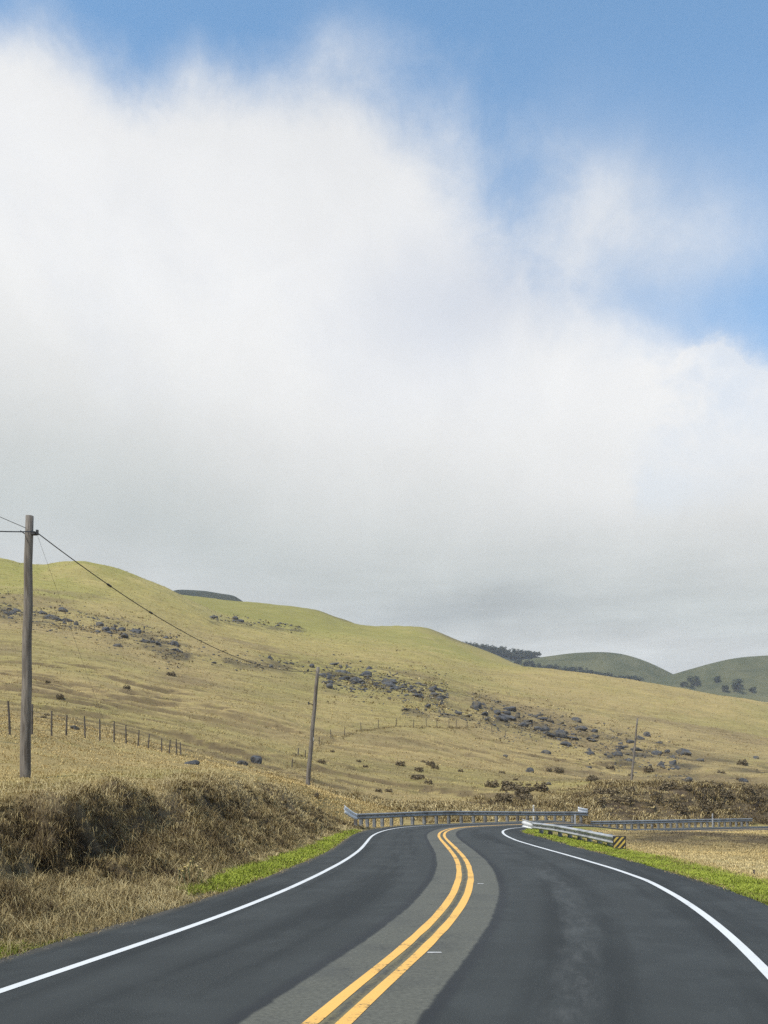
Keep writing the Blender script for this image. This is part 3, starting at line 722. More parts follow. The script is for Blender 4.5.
BANDS = [
 ([(-30,598),(0,607),(40,616),(100,627),(150,640),(182,654)], 62, 5.5, (3.5,9.5), 'dark lava boulder in the rocky strip behind and right of the tall left pole', 'boulders in the strip behind the tall pole'),
 ([(184,654),(215,660),(262,664),(312,668)], 14, 3, (2.5,6.5), 'dark boulder in the thin line leading up to the top of the middle pole', 'boulders in the thin line by the middle pole'),
 ([(208,618),(232,621),(262,624),(300,628)], 9, 1.4, (3,6.5), 'small dark boulder below the far green-gold ridge, at the foot of the dome', 'boulders at the foot of the dome'),
 ([(322,675),(360,680),(400,686),(448,693)], 90, 5.2, (4,11), 'grey lava boulder in the dense pile right of the middle pole top', 'boulders in the dense pile right of the middle pole'),
 ([(402,707),(430,711),(470,716)], 12, 3, (3,6.5), 'brownish boulder in the row just above the small hillside fence', 'boulders in the row above the small fence'),
 ([(472,708),(510,716),(550,724),(582,732)], 55, 6, (4,11), 'blue-grey boulder in the scattered strip in the middle of the hillside', 'boulders in the strip in the middle of the hillside'),
 ([(588,738),(630,744),(665,756),(690,770)], 42, 7, (3.5,10), 'dark boulder on the slope around the thin right pole', 'boulders around the thin right pole'),
]
for poly, n, th, (a, b), lb, gp in BANDS:
    x, y = along(poly, n, th, rr); P = hit(x, y, 60, 330)
    for p in P:
        sz = 1.05*(a+(b-a)*rr.uniform(0, 1)**2.0)*p[1]/F
        boulder(p, sz, lb, gp)
def rubble():
    V = []; Q = []; nv = 0
    base = np.array([v.co[:] for v in SMALL.vertices]); fc_ = np.array([list(f.vertices) for f in SMALL.polygons])
    for poly, n, th, ab, lb, gp in BANDS:
        x, y = along(poly, n*9, th*1.5, rr)
        for p in hit(x, y, 60, 330):
            s_ = rr.uniform(1.0, 3.4)*p[1]/F; a_ = rr.uniform(0, 6.28); c_, s2 = math.cos(a_), math.sin(a_)
            b_ = base*np.array([s_*rr.uniform(.8,1.4), s_, s_*rr.uniform(.6,1)]); b_ = np.stack([b_[:,0]*c_-b_[:,1]*s2, b_[:,0]*s2+b_[:,1]*c_, b_[:,2]], 1)
            V.append(b_+p); Q.append(fc_+nv); nv += len(base)
    tag(link('rubble', np_mesh('rubble', np.concatenate(V), None, np.concatenate(Q)), M_ROCK), 'small loose stones strewn between the boulders on the hillside', 'stones', kind='stuff')
_b = bmesh.new(); bmesh.ops.create_icosphere(_b, subdivisions=1, radius=.5)
for v in _b.verts: v.co *= random.uniform(.7, 1.15)
SMALL = bpy.data.meshes.new('rubble_stone'); _b.to_mesh(SMALL); _b.free()
rubble()
_sp = []
for poly, n, th, ab, lb, gp in BANDS:
    x, y = along(poly, n*8, th*2.2, rr); _sp.append(hit(x, y, 60, 330))
_sp = np.concatenate(_sp); _sp = _sp[fbm(_sp[:,0]*.22, _sp[:,1]*.22, 88, 3) > -.05]
blades('hillside_scrub', _sp, 6, .0022*_sp[:,1], .0011*_sp[:,1], .8, M_DRY, 'low dark scrub and rank grass growing between the hillside boulders', 'scrub', .004*_sp[:,1].mean(), lambda b: np.clip(.48+.6*fbm(b[:,0]*.1, b[:,1]*.1, 89, 2), .08, .6), seed=27)
SINGLE = [
 (192,764,15,'broad pale grey boulder on the knoll at the end of the left fence'), (243,763,12,'dark boulder in the hollow left of the middle pole, left one of two'),
 (256,764,14,'dark boulder in the hollow left of the middle pole, right one of two'), (562,731,13,'largest blue-grey boulder near the right end of the mid hillside strip'),
 (546,746,11,'dark boulder standing alone just below the mid hillside strip'), (530,769,8,'small dark boulder low on the slope above the long far rail'),
 (548,785,8,'lowest small dark boulder on the slope above the bushes'), (640,737,10,'dark boulder touching the upper right of the thin right pole'),
 (684,751,14,'largest dark boulder right of the thin right pole'), (744,778,10,'isolated dark boulder on the far right slope above the brown cutting'),
 (75,729,10,'grey boulder beside the fence right of the tall left pole'), (10,706,8,'small dark boulder left of the tall left pole'), (22,708,10,'pale boulder touching the left side of the tall pole at fence height'),
 (505,752,6,'tiny dark boulder alone between the small fence end and the mid strip'), (588,760,9,'low flat brown boulder above the end of the long rail'),
 (610,752,7,'small boulder left of the thin right pole at half its height'), (756,757,6,'small dark boulder at the right edge of the hillside'), (700,757,7,'dark boulder on the slope right of the largest boulder'),
 (118,647,8,'dark boulder standing alone below the upper left rocky strip'),(66,620,9,'dark round boulder crowning the upper left rocky strip'),
]
for px, py, s_, lb in SINGLE:
    p = hit([px], [py], 25, 330)[0]; boulder(p, s_*p[1]/F, lb)

def shrub_mesh(seed, n=420, dark=True):
    g2 = np.random.default_rng(seed)
    th = g2.uniform(0, 2*math.pi, n); u = g2.uniform(.05, 1, n); r = .5*g2.uniform(.45, 1.0, n)**.5
    c = np.stack([r*np.cos(th)*np.sqrt(1-(u*.9)**2), r*np.sin(th)*np.sqrt(1-(u*.9)**2), r*u*1.3], 1)
    c *= (1+.35*np.sin(th*3+seed))[:,None]
    a = g2.normal(0, 1, (n,3)); a /= np.linalg.norm(a, axis=1)[:,None]; b = np.cross(a, g2.normal(0, 1, (n,3))); b /= np.linalg.norm(b, axis=1)[:,None]
    w = .05*g2.uniform(.6, 1.5, n)[:,None]; l = .10*g2.uniform(.6, 1.6, n)[:,None]
    V = np.stack([c-a*w, c-b*l, c+a*w, c+b*l], 1).reshape(-1, 3); i = np.arange(n)*4
    me = np_mesh('shrub', V, np.stack([i, i+1, i+2, i+3], 1))
    at = me.attributes.new('rnd', 'FLOAT', 'POINT'); at.data.foreach_set('value', np.repeat(np.clip(g2.normal(.5, .25, n), 0, 1), 4).astype(np.float32))
    return me
M_SHRUB = mat_blade('dead_shrub_leaves', [(.075,.058,.034),(.16,.124,.07),(.26,.20,.115)])
M_TREE = mat_blade('far_tree_leaves', [(.026,.034,.020),(.042,.052,.028),(.065,.078,.040)])
SH = []
for i in range(6):
    me = shrub_mesh(i+40); me.materials.append(M_SHRUB); SH.append(me)
def shrub(p, size, label, group=None, flat=.75):
    o = bpy.data.objects.new('dry_shrub', random.choice(SH)); COL.objects.link(o); o.location = (p[0], p[1], p[2]-.05)
    o.rotation_euler = (0, 0, random.uniform(0, 6.28)); o.scale = (size, size, size*flat); return tag(o, label, 'shrub', group)
for x0, x1, y0, y1, n, a, b, lb, gp in [
  (492,545,786,806,14,10,15,'big dark brown shrub above the right half of the long rail','dark shrubs above the long rail'),
  (588,640,790,808,10,8,14,'brown tussocky shrub behind the left end of the far rail','tussocky shrubs behind the left end of the far rail'),
  (650,690,788,812,8,9,15,'dark shrub in the middle of the brown cutting behind the far rail','dark shrubs in the middle of the cutting'),
  (700,755,784,812,16,8,15,'dark hanging shrub at the right end of the brown cutting','hanging shrubs at the right end of the cutting'),
  (395,440,766,780,7,6,10,'low dark shrub on the slope straight above the long rail','low shrubs above the middle of the long rail'),
  (480,760,760,790,22,5,10,'small brown shrub dotted over the lower right slope','small shrubs dotted over the lower right slope'),
  (290,480,745,800,16,4,8,'tiny brown tuft shrub on the slope between the middle pole and the long rail','tuft shrubs between the middle pole and the rail'),
  (10,180,668,720,14,4,8,'low brown shrub on the terraced slope behind the left fence','low shrubs behind the left fence')]:
    P = hit(rr.uniform(x0, x1, n), rr.uniform(y0, y1, n), 40, 330)
    for p in P: shrub(p, rr.uniform(a, b)*p[1]/F, lb, gp)

# ------------------------------------------------------------------ utility poles and cables
def pole(px_b, py_b, px_t, py_t, Y, r0, r1, label):
    xb = (px_b-CX)/F*Y; zb = H+(YH-py_b)/F*Y; xt = (px_t-CX)/F*Y; zt = H+(YH-py_t)/F*Y
    gz = float(ground_z(np.array([xb]), np.array([Y]))[0])
    root = empty('utility_pole', (xb, Y, gz)); tag(root, label, 'utility pole')
    bm = bmesh.new(); n = 12; pts = []; rad = []
    for i in range(n+1):
        t = i/n; z = -.6+(zt-gz+.6)*t
        tt = (z+gz-zb)/(zt-zb)
        pts.append(((xt-xb)*tt+.012*math.sin(i*1.7), .01*math.cos(i*2.3), z)); rad.append(r0+(r1-r0)*t)
    add_tube(bm, pts, rad, 14); bm_obj('shaft', bm, M_POLE, root, True)
    return root, Vector((xt, Y, zt)), Vector((xb, Y, gz))
pr1, T1, B1 = pole(25, 780, 29.3, 516, 27., .165, .115, 'tall grey brown wooden pole standing on the knoll at the left edge')
pr2, T2, B2 = pole(307.5, 786, 318, 667, 61., .16, .115, 'slightly leaning wooden pole behind the end of the left cutting')
pr3, T3, B3 = pole(631.5, 779, 637.5, 718, 116., .15, .10, 'thin distant wooden pole alone on the right hillside slope')
def hardware(root, base, z, side, r):
    bm = bmesh.new(); add_box(bm, (side*(r+.06), -.04, z), (.16,.10,.10), 0, .015); add_box(bm, (side*(r+.15), -.05, z+.03), (.08,.06,.16), .3, .01)
    bm_obj('cable_clamp', bm, M_DARK, root)
    bm = bmesh.new(); add_tube(bm, [(0,-r-.10,z+.0),(0,r+.06,z)], .014, 6); bm_obj('bolt', bm, M_DARK, root)
lean1 = (T1.x-B1.x)
hardware(pr1, B1, 9.38-B1.z, 1, .12+lean1*.9)
bm = bmesh.new()
for k in range(2): add_box(bm, (.115, -.0, 1.6+k*1.9), (.012,.04,.5), 0, 0)
bm_obj('ground_strip', bm, M_DARK, pr1)
hardware(pr2, B2, T2.z-.25-B2.z, .2, .11)
bm = bmesh.new(); add_tube(bm, [(.4,-.0,5.55),(.10,-.25,5.6)], .03, 6); add_tube(bm, [(.10,-.25,5.52),(.10,-.25,5.72)], .05, 8); bm_obj('insulator_bracket', bm, M_DARK, pr2)
bm = bmesh.new(); add_box(bm, (.42,-.13,3.2), (.05,.03,.22), 0, .004); bm_obj('tag_plate', bm, M_STAKE, pr2)
bm = bmesh.new(); add_tube(bm, [(.42,-.05,T3.z-B3.z-2.6),(.36,-.4,T3.z-B3.z-2.6)], .035, 6); bm_obj('step_bracket', bm, M_DARK, pr3)
def sagline(a, b, sag, n=40):
    a = Vector(a); b = Vector(b)
    return [a.lerp(b, i/n)-Vector((0,0,4*sag*(i/n)*(1-i/n))) for i in range(n+1)]
def cable(name, pts, r, label, mat=M_WIRE, splices=()):
    bm = bmesh.new(); o0 = Vector(pts[0]); add_tube(bm, [Vector(p)-o0 for p in pts], r, 6)
    o = tag(bm_obj(name, bm, mat, None, True, o0), label, 'cable')
    for f in splices:
        i = int(f*(len(pts)-1)); a = Vector(pts[i]); b = Vector(pts[i+1]); dd = (b-a).normalized()
        bm = bmesh.new(); c = a-o0; add_tube(bm, [c-dd*.16, c-dd*.12, c+dd*.12, c+dd*.16], [.018,.04,.04,.018], 8); bm_obj('splice_sleeve', bm, M_DARK, o)
    return o
A1 = Vector((T1.x+.26, 26.95, 9.40))
cable('power_cable', sagline(A1, (T2.x-.12, 60.9, T2.z-.28), 1.28, 60), .016, 'black cable sagging from the tall left pole to the middle pole', splices=(.135,.235))
cable('power_cable', sagline((T1.x+.2, 26.9, 9.42), (-16.6, -7, 8.6), 2.3, 50), .018, 'black cable leaving the tall left pole towards the left edge')
cable('thin_wire', sagline((T1.x-.05, 26.87, 9.52), (-17.3, -7, 11.4), .8, 50), .009, 'thin pale wire rising left from the tall pole above the cable', M_FWIRE)
gp = hit([47], [640], 60, 300)[0]
cable('guy_wire', sagline((T1.x+.25, 27, 9.32), (B1.x+1.55, 31.8, float(ground_z(np.array([B1.x+1.55]), np.array([31.8]))[0])), .02, 20), .004, 'thin wire dropping steeply from the clamp of the tall left pole', M_FWIRE)

# ------------------------------------------------------------------ fences
def fence(name, pts, heights, label, leans=None, r=.045, wires=(.25,.55,.85,1.05)):
    root = empty(name, pts[0]); tag(root, label, 'fence'); o0 = Vector(pts[0])
    tops = []
    for i, (p, h) in enumerate(zip(pts, heights)):
        lx = random.uniform(-.09, .09) if leans is None else leans[i]
        bm = bmesh.new(); P0 = Vector(p)-o0
        add_tube(bm, [P0+Vector((0,0,-.3)), P0+Vector((lx*.5, 0, h*.5)), P0+Vector((lx, random.uniform(-.05,.05), h))], [r*1.1, r, r*.85], 7)
        bm_obj('post', bm, M_POST, root)
        tops.append((P0, lx, h))
    for w in wires:
        bm = bmesh.new(); P = []
        for (a, lx, h), (b, lx2, h2) in zip(tops[:-1], tops[1:]):
            A = a+Vector((lx*w/h, -r, w)); B = b+Vector((lx2*w/h2, -r, w))
            P += [A, (A+B)/2-Vector((0,0,.03))]
        P.append(B); add_tube(bm, P, .006, 4); bm_obj('wire', bm, M_FWIRE, root)
    return root
FX = [(-14,699,721),(10,701,727),(32,704,732),(51.5,711,731),(66,715,736),(85,716,741),(100,719,742),(114,721,742),(126,725,745),(138,730,748),(148,734,751),(161.5,739,752),(169,740,754),(176.5,739,757),(181,749,759)]
pts = []; hs = []
for i, (px, yt, yb) in enumerate(FX):
    Y = np.interp(px, [-14,10,66,126,181], [34,37,46,56,63]); x = (px-CX)/F*Y
    z = float(ground_z(np.array([x]), np.array([Y]))[0]); zt = H+(YH-yt)/F*Y
    pts.append((x, Y, z)); hs.append(max(.95, zt-z))
fence('wire_fence', pts, hs, 'wire fence of thin dark posts along the knoll right of the tall left pole')
FX2 = [(292,766),(298,761),(305,756),(319,747.5),(331,740),(344.5,734.5),(361,732.5),(378,729.5),(396,729),(413.5,728.5),(426,727.5),(437,726.5),(449,726),(456,726),(467,727),(480,724),(492,730),(505,733)]
P2 = hit([a for a, b in FX2], [b for a, b in FX2], 62, 200)
fence('wire_fence', [tuple(p) for p in P2], [8.2*p[1]/F for p in P2], 'small wire fence of short posts crossing the hillside right of the middle pole', r=.052)
# low earth ridge grown along that fence is part of the pasture: darker tufts
k = np.interp(np.linspace(0, len(P2)-3, 220), np.arange(len(P2)), P2[:,0]), np.interp(np.linspace(0, len(P2)-3, 220), np.arange(len(P2)), P2[:,1])-.3
Bf = with_z(k[0]+g.normal(0,.3,220), k[1]+g.normal(0,.25,220))
blades('fence_line_grass', Bf, 10, .28*np.ones(220), .045*np.ones(220), .6, M_DRY, 'strip of dark rank grass along the foot of the small hillside fence', 'dry grass', .3, lambda b: np.full(len(b), .42), seed=17)

# ------------------------------------------------------------------ guard rails
def rail_profile():
    return [(.0,.155),(-.045,.130),(-.082,.105),(-.082,.075),(-.010,.030),(-.010,-.030),(-.082,-.075),(-.082,-.105),(-.045,-.130),(.0,-.155)]
def beam(path, zc, side, name, parent, o0, mat=None):
    """W-beam swept along path (list of xy), zc = beam centre height list; side = +1 when the traffic face looks right of the path"""
    prof = rail_profile(); P = np.array(path); T = np.gradient(P, axis=0); T /= np.linalg.norm(T, axis=1)[:,None]
    Nr = np.stack([T[:,1], -T[:,0]], 1)*side
    V = []; n = len(prof)
    for th in (0, .012):
        for i in range(len(P)):
            for a, b in prof:
                q = P[i]+Nr[i]*(-a-th)
                V.append((q[0]-o0[0], q[1]-o0[1], zc[i]+b-o0[2]))
    m = len(P)*n; quads = []
    for i in range(len(P)-1):
        for j in range(n-1):
            a = i*n+j; quads.append((a, a+1, a+1+n, a+n)); quads.append((m+a, m+a+n, m+a+1+n, m+a+1))
        quads.append((i*n, (i+1)*n, m+(i+1)*n, m+i*n)); j = n-1; quads.append((i*n+j, m+i*n+j, m+(i+1)*n+j, (i+1)*n+j))
    for i in (0, len(P)-1):
        for j in range(n-1): quads.append((i*n+j, i*n+j+1, m+i*n+j+1, m+i*n+j))
    me = np_mesh(name, np.array(V), np.array(quads)); return link(name, me, mat or M_STEEL, parent)
def guard_rail(path, ztop, side, nposts, label, mat=None):
    P = np.array(path, float); L = np.concatenate([[0], np.cumsum(np.hypot(*np.diff(P, axis=0).T))])
    n = int(L[-1]/.4); t = np.linspace(0, L[-1], n)
    Q = np.stack([np.interp(t, L, P[:,0]), np.interp(t, L, P[:,1])], 1); Q = smooth_line(Q, 3, 2)
    zt = np.interp(t, L, ztop)
    g0 = float(ground_z(Q[:1,0], Q[:1,1])[0]); o0 = (Q[0,0], Q[0,1], g0)
    root = empty('guard_rail', o0); tag(root, label, 'guard rail')
    beam(Q, zt-.155, side, 'rail_beam', root, o0, mat)
    T = np.gradient(Q, axis=0)
    for i in range(nposts):
        f = (i+.5)/nposts*(n-1); j = int(f); u = f-j; q = Q[j]*(1-u)+Q[min(j+1,n-1)]*u
        tt = T[j]/np.linalg.norm(T[j]); nr = np.array([tt[1], -tt[0]])*side; z1 = zt[j]-.02
        gz = float(ground_z(np.array([q[0]]), np.array([q[1]]))[0])
        zb = min(gz-.3, z1-.8)
        bm = bmesh.new(); c = q-nr*.20
        add_box(bm, (c[0]-o0[0], c[1]-o0[1], (z1+zb)/2-o0[2]), (.15,.17,z1-zb), math.atan2(tt[1], tt[0])+random.uniform(-.03,.03), .008)
        po = bm_obj('post', bm, M_RPOST, root)
        bm = bmesh.new(); c = q-nr*.062
        add_box(bm, (c[0]-o0[0], c[1]-o0[1], z1-.16-o0[2]), (.11,.10,.26), math.atan2(tt[1], tt[0]), .006)
        po2 = bm_obj('block', bm, M_RPOST, po)
        bm = bmesh.new(); c = q+nr*.016; add_tube(bm, [(c[0]-o0[0], c[1]-o0[1], z1-.135-o0[2]), (c[0]+nr[0]*.03-o0[0], c[1]+nr[1]*.03-o0[1], z1-.135-o0[2])], .022, 6); bm_obj('bolt_head', bm, M_RPOST, po)
    return root, Q, zt, o0
def u2(px, py, Y): return ((px-CX)/F*Y, Y, H+(YH-py)/F*Y)
# long rail on the outside of the bend
def off_path(s0, s1, off, n=60):
    s = np.linspace(s0, s1, n); return road_pts(s, np.full(n, off)), s
q, s = off_path(40, 90, -4.55, 240)
pxq = CX+F*q[:,0]/q[:,1]; k = (pxq > 356) & (pxq < 589) ; q = q[k]
zt_t = H+(YH-np.interp(CX+F*q[:,0]/q[:,1], [356,388,420,447,480,535,575,589], [813.6,812.6,811.3,810.8,811.0,811.6,811.6,812.2]))/F*q[:,1]
RA, QA, ZA, OA = guard_rail(q, zt_t, 1, 24, 'long grey steel guard rail along the outside of the bend')
def flare(root, o0, p, d, z, mat=M_STEEL, name='end_terminal', up=.2, out=1.3, nr=(0,0)):
    """bent-back end piece: a beam section that turns away from the road and lifts"""
    bm = bmesh.new(); d = np.array(d)/np.linalg.norm(d); nr = np.array(nr); rows = []
    for i in range(9):
        t = i/8; c = np.array(p)+d*out*t+nr*(.55*out*t*t); zc = z-.155+up*t*t
        hh = .155*(1+.25*t)
        rows.append([bm.verts.new((c[0]+nr[0]*a-o0[0], c[1]+nr[1]*a-o0[1], zc+b*hh/.155-o0[2])) for a, b in rail_profile()])
    for A, B in zip(rows[:-1], rows[1:]):
        for j in range(len(A)-1): bm.faces.new((A[j], A[j+1], B[j+1], B[j]))
    o = bm_obj(name, bm, mat, root, True)
    md = o.modifiers.new('thickness', 'SOLIDIFY'); md.thickness = .014
    return o
M_ENDW = mat_noise('skylit_steel_end', (.60,.61,.61), (.72,.72,.71), 5, .5, .1, .01, .2)  # brightness of the upturned ends under the sky, put into a paler steel
d0 = QA[0]-QA[3]; n0 = np.array([-d0[1], d0[0]])/np.linalg.norm(d0)   # away from traffic: left of backward direction
flare(RA, OA, QA[0], d0, ZA[0], M_ENDW, up=.42, out=1.25, nr=-np.array([1.,0])*.5)
d1 = QA[-1]-QA[-4]
flare(RA, OA, QA[-1], -d1, ZA[-1]+.25, M_ENDW, 'end_cap', up=.12, out=1.2, nr=np.array([0,.4]))
# short rail inside the bend with the hazard panel
near_px = [(618,836.3,30.0),(611,834.8,31.2),(600,832.8,32.8),(585,829.9,35.0),(570,827.2,37.2),(555,824.6,39.4),(540,823.0,41.6),(533,822.3,42.8)]
pt = [u2(*a) for a in near_px]
RB, QB, ZB, OB = guard_rail([(a[0], a[1]) for a in pt], [a[2] for a in pt], -1, 9, 'short grey guard rail with a striped end panel on the inside of the bend', M_STEEL2)
d1 = QB[-1]-QB[-3]
flare(RB, OB, QB[-1], d1/np.linalg.norm(d1), ZB[-1], M_ENDW, up=.10, out=.9, nr=np.array([-.6,0]))
# return section of the rail round the bend towards the far road
pc = [(QB[-1][0], QB[-1][1]), (QB[-1][0]+.5, 44.2), (QB[-1][0]+1.8, 45.4), (QB[-1][0]+3.6, 46.4), (QB[-1][0]+6, 47.6)]
def hazard_panel():
    end = np.array(pt[0]); c = np.array([(619.0-CX)/F*29.9, 29.85]); z0 = H+(YH-849)/F*29.85; z1 = H+(YH-836)/F*29.85; w = 13.2/F*29.85
    h = z1-z0; bm = bmesh.new(); add_box(bm, (c[0]-OB[0], c[1]-OB[1], (z0+z1)/2-OB[2]), (w, .018, h), 0, .004)
    pn = bm_obj('hazard_panel', bm, M_BLACK, RB)
    bm = bmesh.new(); y = c[1]-.009-.003-OB[1]
    m = .03; W = w/2-m; Hh = h/2-m; per = .205; sw = .095
    # diagonal bands rising to the right, clipped to the panel
    for kk in range(-4, 5):
        poly = [(-2, -2*1.15+kk*per), (2, 2*1.15+kk*per), (2, 2*1.15+kk*per+sw), (-2, -2*1.15+kk*per+sw)]
        for ax, sg, lim in ((0,1,W),(0,-1,W),(1,1,Hh),(1,-1,Hh)):
            out = []
            for a, b in zip(poly, poly[1:]+poly[:1]):
                da = lim-sg*a[ax]; db = lim-sg*b[ax]
                if da >= 0: out.append(a)
                if da*db < 0:
                    t = da/(da-db); out.append((a[0]+(b[0]-a[0])*t, a[1]+(b[1]-a[1])*t))
            poly = out
            if len(poly) < 3: break
        if len(poly) >= 3:
            f = bm.faces.new([bm.verts.new((c[0]-OB[0]+a, y, (z0+z1)/2-OB[2]+b)) for a, b in poly])
    r = bmesh.ops.extrude_face_region(bm, geom=list(bm.faces)); bmesh.ops.translate(bm, vec=(0,.003,0), verts=[v for v in r['geom'] if isinstance(v, bmesh.types.BMVert)])
    bmesh.ops.recalc_face_normals(bm, faces=list(bm.faces))
    st = bm_obj('yellow_stripes', bm, M_YSIGN, pn)
hazard_panel()
# rail further along the outside of the road
far_px = [(590.5,821.0,68.5),(620,820.6,70),(650,820,72.2),(690,819.2,75.6),(730,818.6,79),(752,818.3,81)]
pt3 = [u2(*a) for a in far_px]
RC, QC, ZC, OC = guard_rail([(a[0], a[1]) for a in pt3], [a[2] for a in pt3], 1, 25, 'straight dark guard rail further along, below the brown cutting on the right')

# ------------------------------------------------------------------ stakes, markers, flowers
def stake(px, yt, Y, w, mat, label, refl=True, yb=None):
    x = (px-CX)/F*Y; gz = float(ground_z(np.array([x]), np.array([Y]))[0]); zt = H+(YH-yt)/F*Y
    root = empty('delineator_post', (x, Y, gz)); tag(root, label, 'marker post')
    bm = bmesh.new(); add_box(bm, (0,0,(zt-gz-.3)/2), (w,.04,zt-gz+.3), 0, .006); bm_obj('stake', bm, mat, root)
    if refl:
        bm = bmesh.new(); add_box(bm, (0,-.026,zt-gz-.14), (w*.8,.008,.16), 0, .002); bm_obj('reflector', bm, M_RPM, root)
stake(533.5, 805, 62.2, .10, M_PALE, 'pale marker post behind the long rail, above the end of the short rail')
stake(575, 814.5, 55.5, .10, M_STAKE, 'pale grey marker post between the long rail and the short rail')
stake(712.5, 813.5, 76.6, .10, M_STAKE, 'pale marker post in front of the straight far rail')
stake(754, 869.5, 19.5, .035, M_POST, 'thin weathered wooden stake in the field near the right edge', False)
def marker(px, py, w, label):
    Yv = np.linspace(5, 40, 4000); xx = (px-CX)/F*Yv; row = YH+F*(H-road_z(xx, Yv))/Yv; j = np.abs(row-py).argmin(); Y = Yv[j]; x = xx[j]
    root = empty('road_marker', (x, Y, float(road_z(x, Y))+.004)); tag(root, label, 'road marker')
    bm = bmesh.new(); r = bmesh.ops.create_cube(bm, size=1)
    for v in r['verts']:
        k = .7 if v.co.z > 0 else 1; v.co = Vector((v.co.x*w*(.94 if v.co.z > 0 else 1), v.co.y*.035*k, (v.co.z+.5)*.008))
    bm_obj('marker_body', bm, M_RPM, root)
marker(434.5, 953, .15, 'low white raised marker on the road right of the double yellow line, nearest one')
marker(480.5, 884, .115, 'low white raised marker by the double yellow line where it starts to bend')
def flower(p, h, label, grp):
    root = empty('wildflower', p); tag(root, label, 'flower', grp)
    bm = bmesh.new(); tx, ty = random.uniform(-.08,.08), random.uniform(-.08,.08)
    add_tube(bm, [(0,0,-.02),(tx*.4,ty*.4,h*.5),(tx,ty,h)], .005, 5); bm_obj('stem', bm, M_GREEN_S, root)
    bm = bmesh.new()
    for k in range(8):
        a = k*math.pi/4; v = [bm.verts.new((tx+math.cos(a+q)*r, ty+math.sin(a+q)*r, h+z)) for q, r, z in ((0,.004,.0),(-.25,.022,.012),(0,.034,.008),(.25,.022,.012))]; bm.faces.new(v)
    bm_obj('flower_head', bm, M_FLOWER, root)
M_GREEN_S = mat_noise('stem_green', (.06,.085,.03), (.10,.11,.04), 8, .7, 0)
M_FLOWER = mat_noise('yellow_petals', (.70,.52,.10), (.80,.66,.28), 10, .6, 0)
P = hit([184,187,190,193,195,197,186,201,179,191], [884,880,882,877,880,884,888,886,887,886], 8, 30)
for p in P: flower(tuple(p), random.uniform(.22, .38), 'pale yellow wildflower by the asphalt where the left green verge begins', 'yellow wildflowers at the start of the left verge')

# ------------------------------------------------------------------ far hills
def far_hill(name, prof, Yc, wid, mat, base=-12, px0=-300, px1=1200, nx=260, rough=2., seed=3, skew=1.):
    px = np.linspace(px0, px1, nx); cr = H+(YH-np.interp(px, [a for a, b in prof], [b for a, b in prof]))/F*Yc
    w = np.exp(-.5*(np.arange(-6,7)/2.)**2); w /= w.sum(); cr = np.convolve(np.pad(cr, 6, 'edge'), w, 'valid')
    v = np.linspace(-1, 1, 90); Xs = (px-CX)/F*Yc
    X, Vv = np.meshgrid(Xs, v); Yg = Yc+Vv*wid
    sh = np.where(Vv < 0, 1-np.abs(Vv)**skew, np.cos(np.clip(Vv,0,1)*math.pi/2)**2)
    Xg = X*(Yg/Yc)
    Z = base+(cr[None]-base)*sh*(1+0*X)
    Z = Z+rough*(fbm(Xg*.012, Yg*.012, seed, 5))*(1-np.exp(-(Vv*4)**2)*.85)
    V = np.stack([Xg, Yg, Z], -1).reshape(-1,3); i = (np.arange(89)[:,None]*nx+np.arange(nx-1)[None]).ravel()
    me = np_mesh(name, V, np.stack([i, i+1, i+1+nx, i+nx], 1), smooth=True)
    return struct(link(name, me, mat)), (lambda x, y: None)
def mat_hill(name, c1, c2, c3):
    m, nt, b = new_mat(name); p = geo_pos(nt)
    f = noise(nt, p, .03, 8, .68); g_ = noise(nt, scl(nt, p, (.2,1,1)), .09, 6, .7)
    c = mix(nt, mapr(nt, f, .35, .65), c1, c2); c = mix(nt, mapr(nt, g_, .5, .7, 0, .6), c, c3)
    nt.links.new(c, b.inputs['Base Color']); b.inputs['Roughness'].default_value = .95; b.inputs['Specular IOR Level'].default_value = .1
    bump(nt, b, g_, .6, 3); return m
M_HILL = mat_hill('cloud_shaded_pasture', (.062,.068,.031), (.100,.098,.047), (.043,.049,.025))  # cloud shadow over these hills is put into the darkened green
M_HILL2 = mat_hill('far_pale_pasture', (.09,.095,.045), (.125,.118,.06), (.07,.076,.038))
M_MESA = mat_hill('far_wooded_hill', (.036,.042,.034), (.05,.056,.042), (.028,.033,.027))
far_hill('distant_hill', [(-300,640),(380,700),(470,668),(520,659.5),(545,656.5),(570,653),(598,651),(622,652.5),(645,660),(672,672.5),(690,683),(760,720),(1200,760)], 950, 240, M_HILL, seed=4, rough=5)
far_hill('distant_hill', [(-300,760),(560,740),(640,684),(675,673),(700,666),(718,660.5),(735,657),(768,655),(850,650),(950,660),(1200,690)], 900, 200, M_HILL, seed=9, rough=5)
far_hill('distant_hill', [(-300,700),(440,655),(480,660),(540,671),(640,684),(690,690),(768,697),(1200,700)], 720, 80, M_HILL2, seed=14, rough=1.5)
far_hill('distant_ridge', [(-300,690),(380,672),(430,640),(470,646),(500,649.5),(540,656),(600,675),(700,720),(1200,760)], 1050, 90, M_MESA, seed=24, rough=3)
far_hill('distant_mesa', [(-300,640),(140,612),(168,591.5),(178,589),(205,590.5),(225,594),(236,595),(241,600.5),(262,612),(330,640),(500,720),(1200,760)], 720, 60, M_MESA, seed=34, rough=1.2, nx=700)
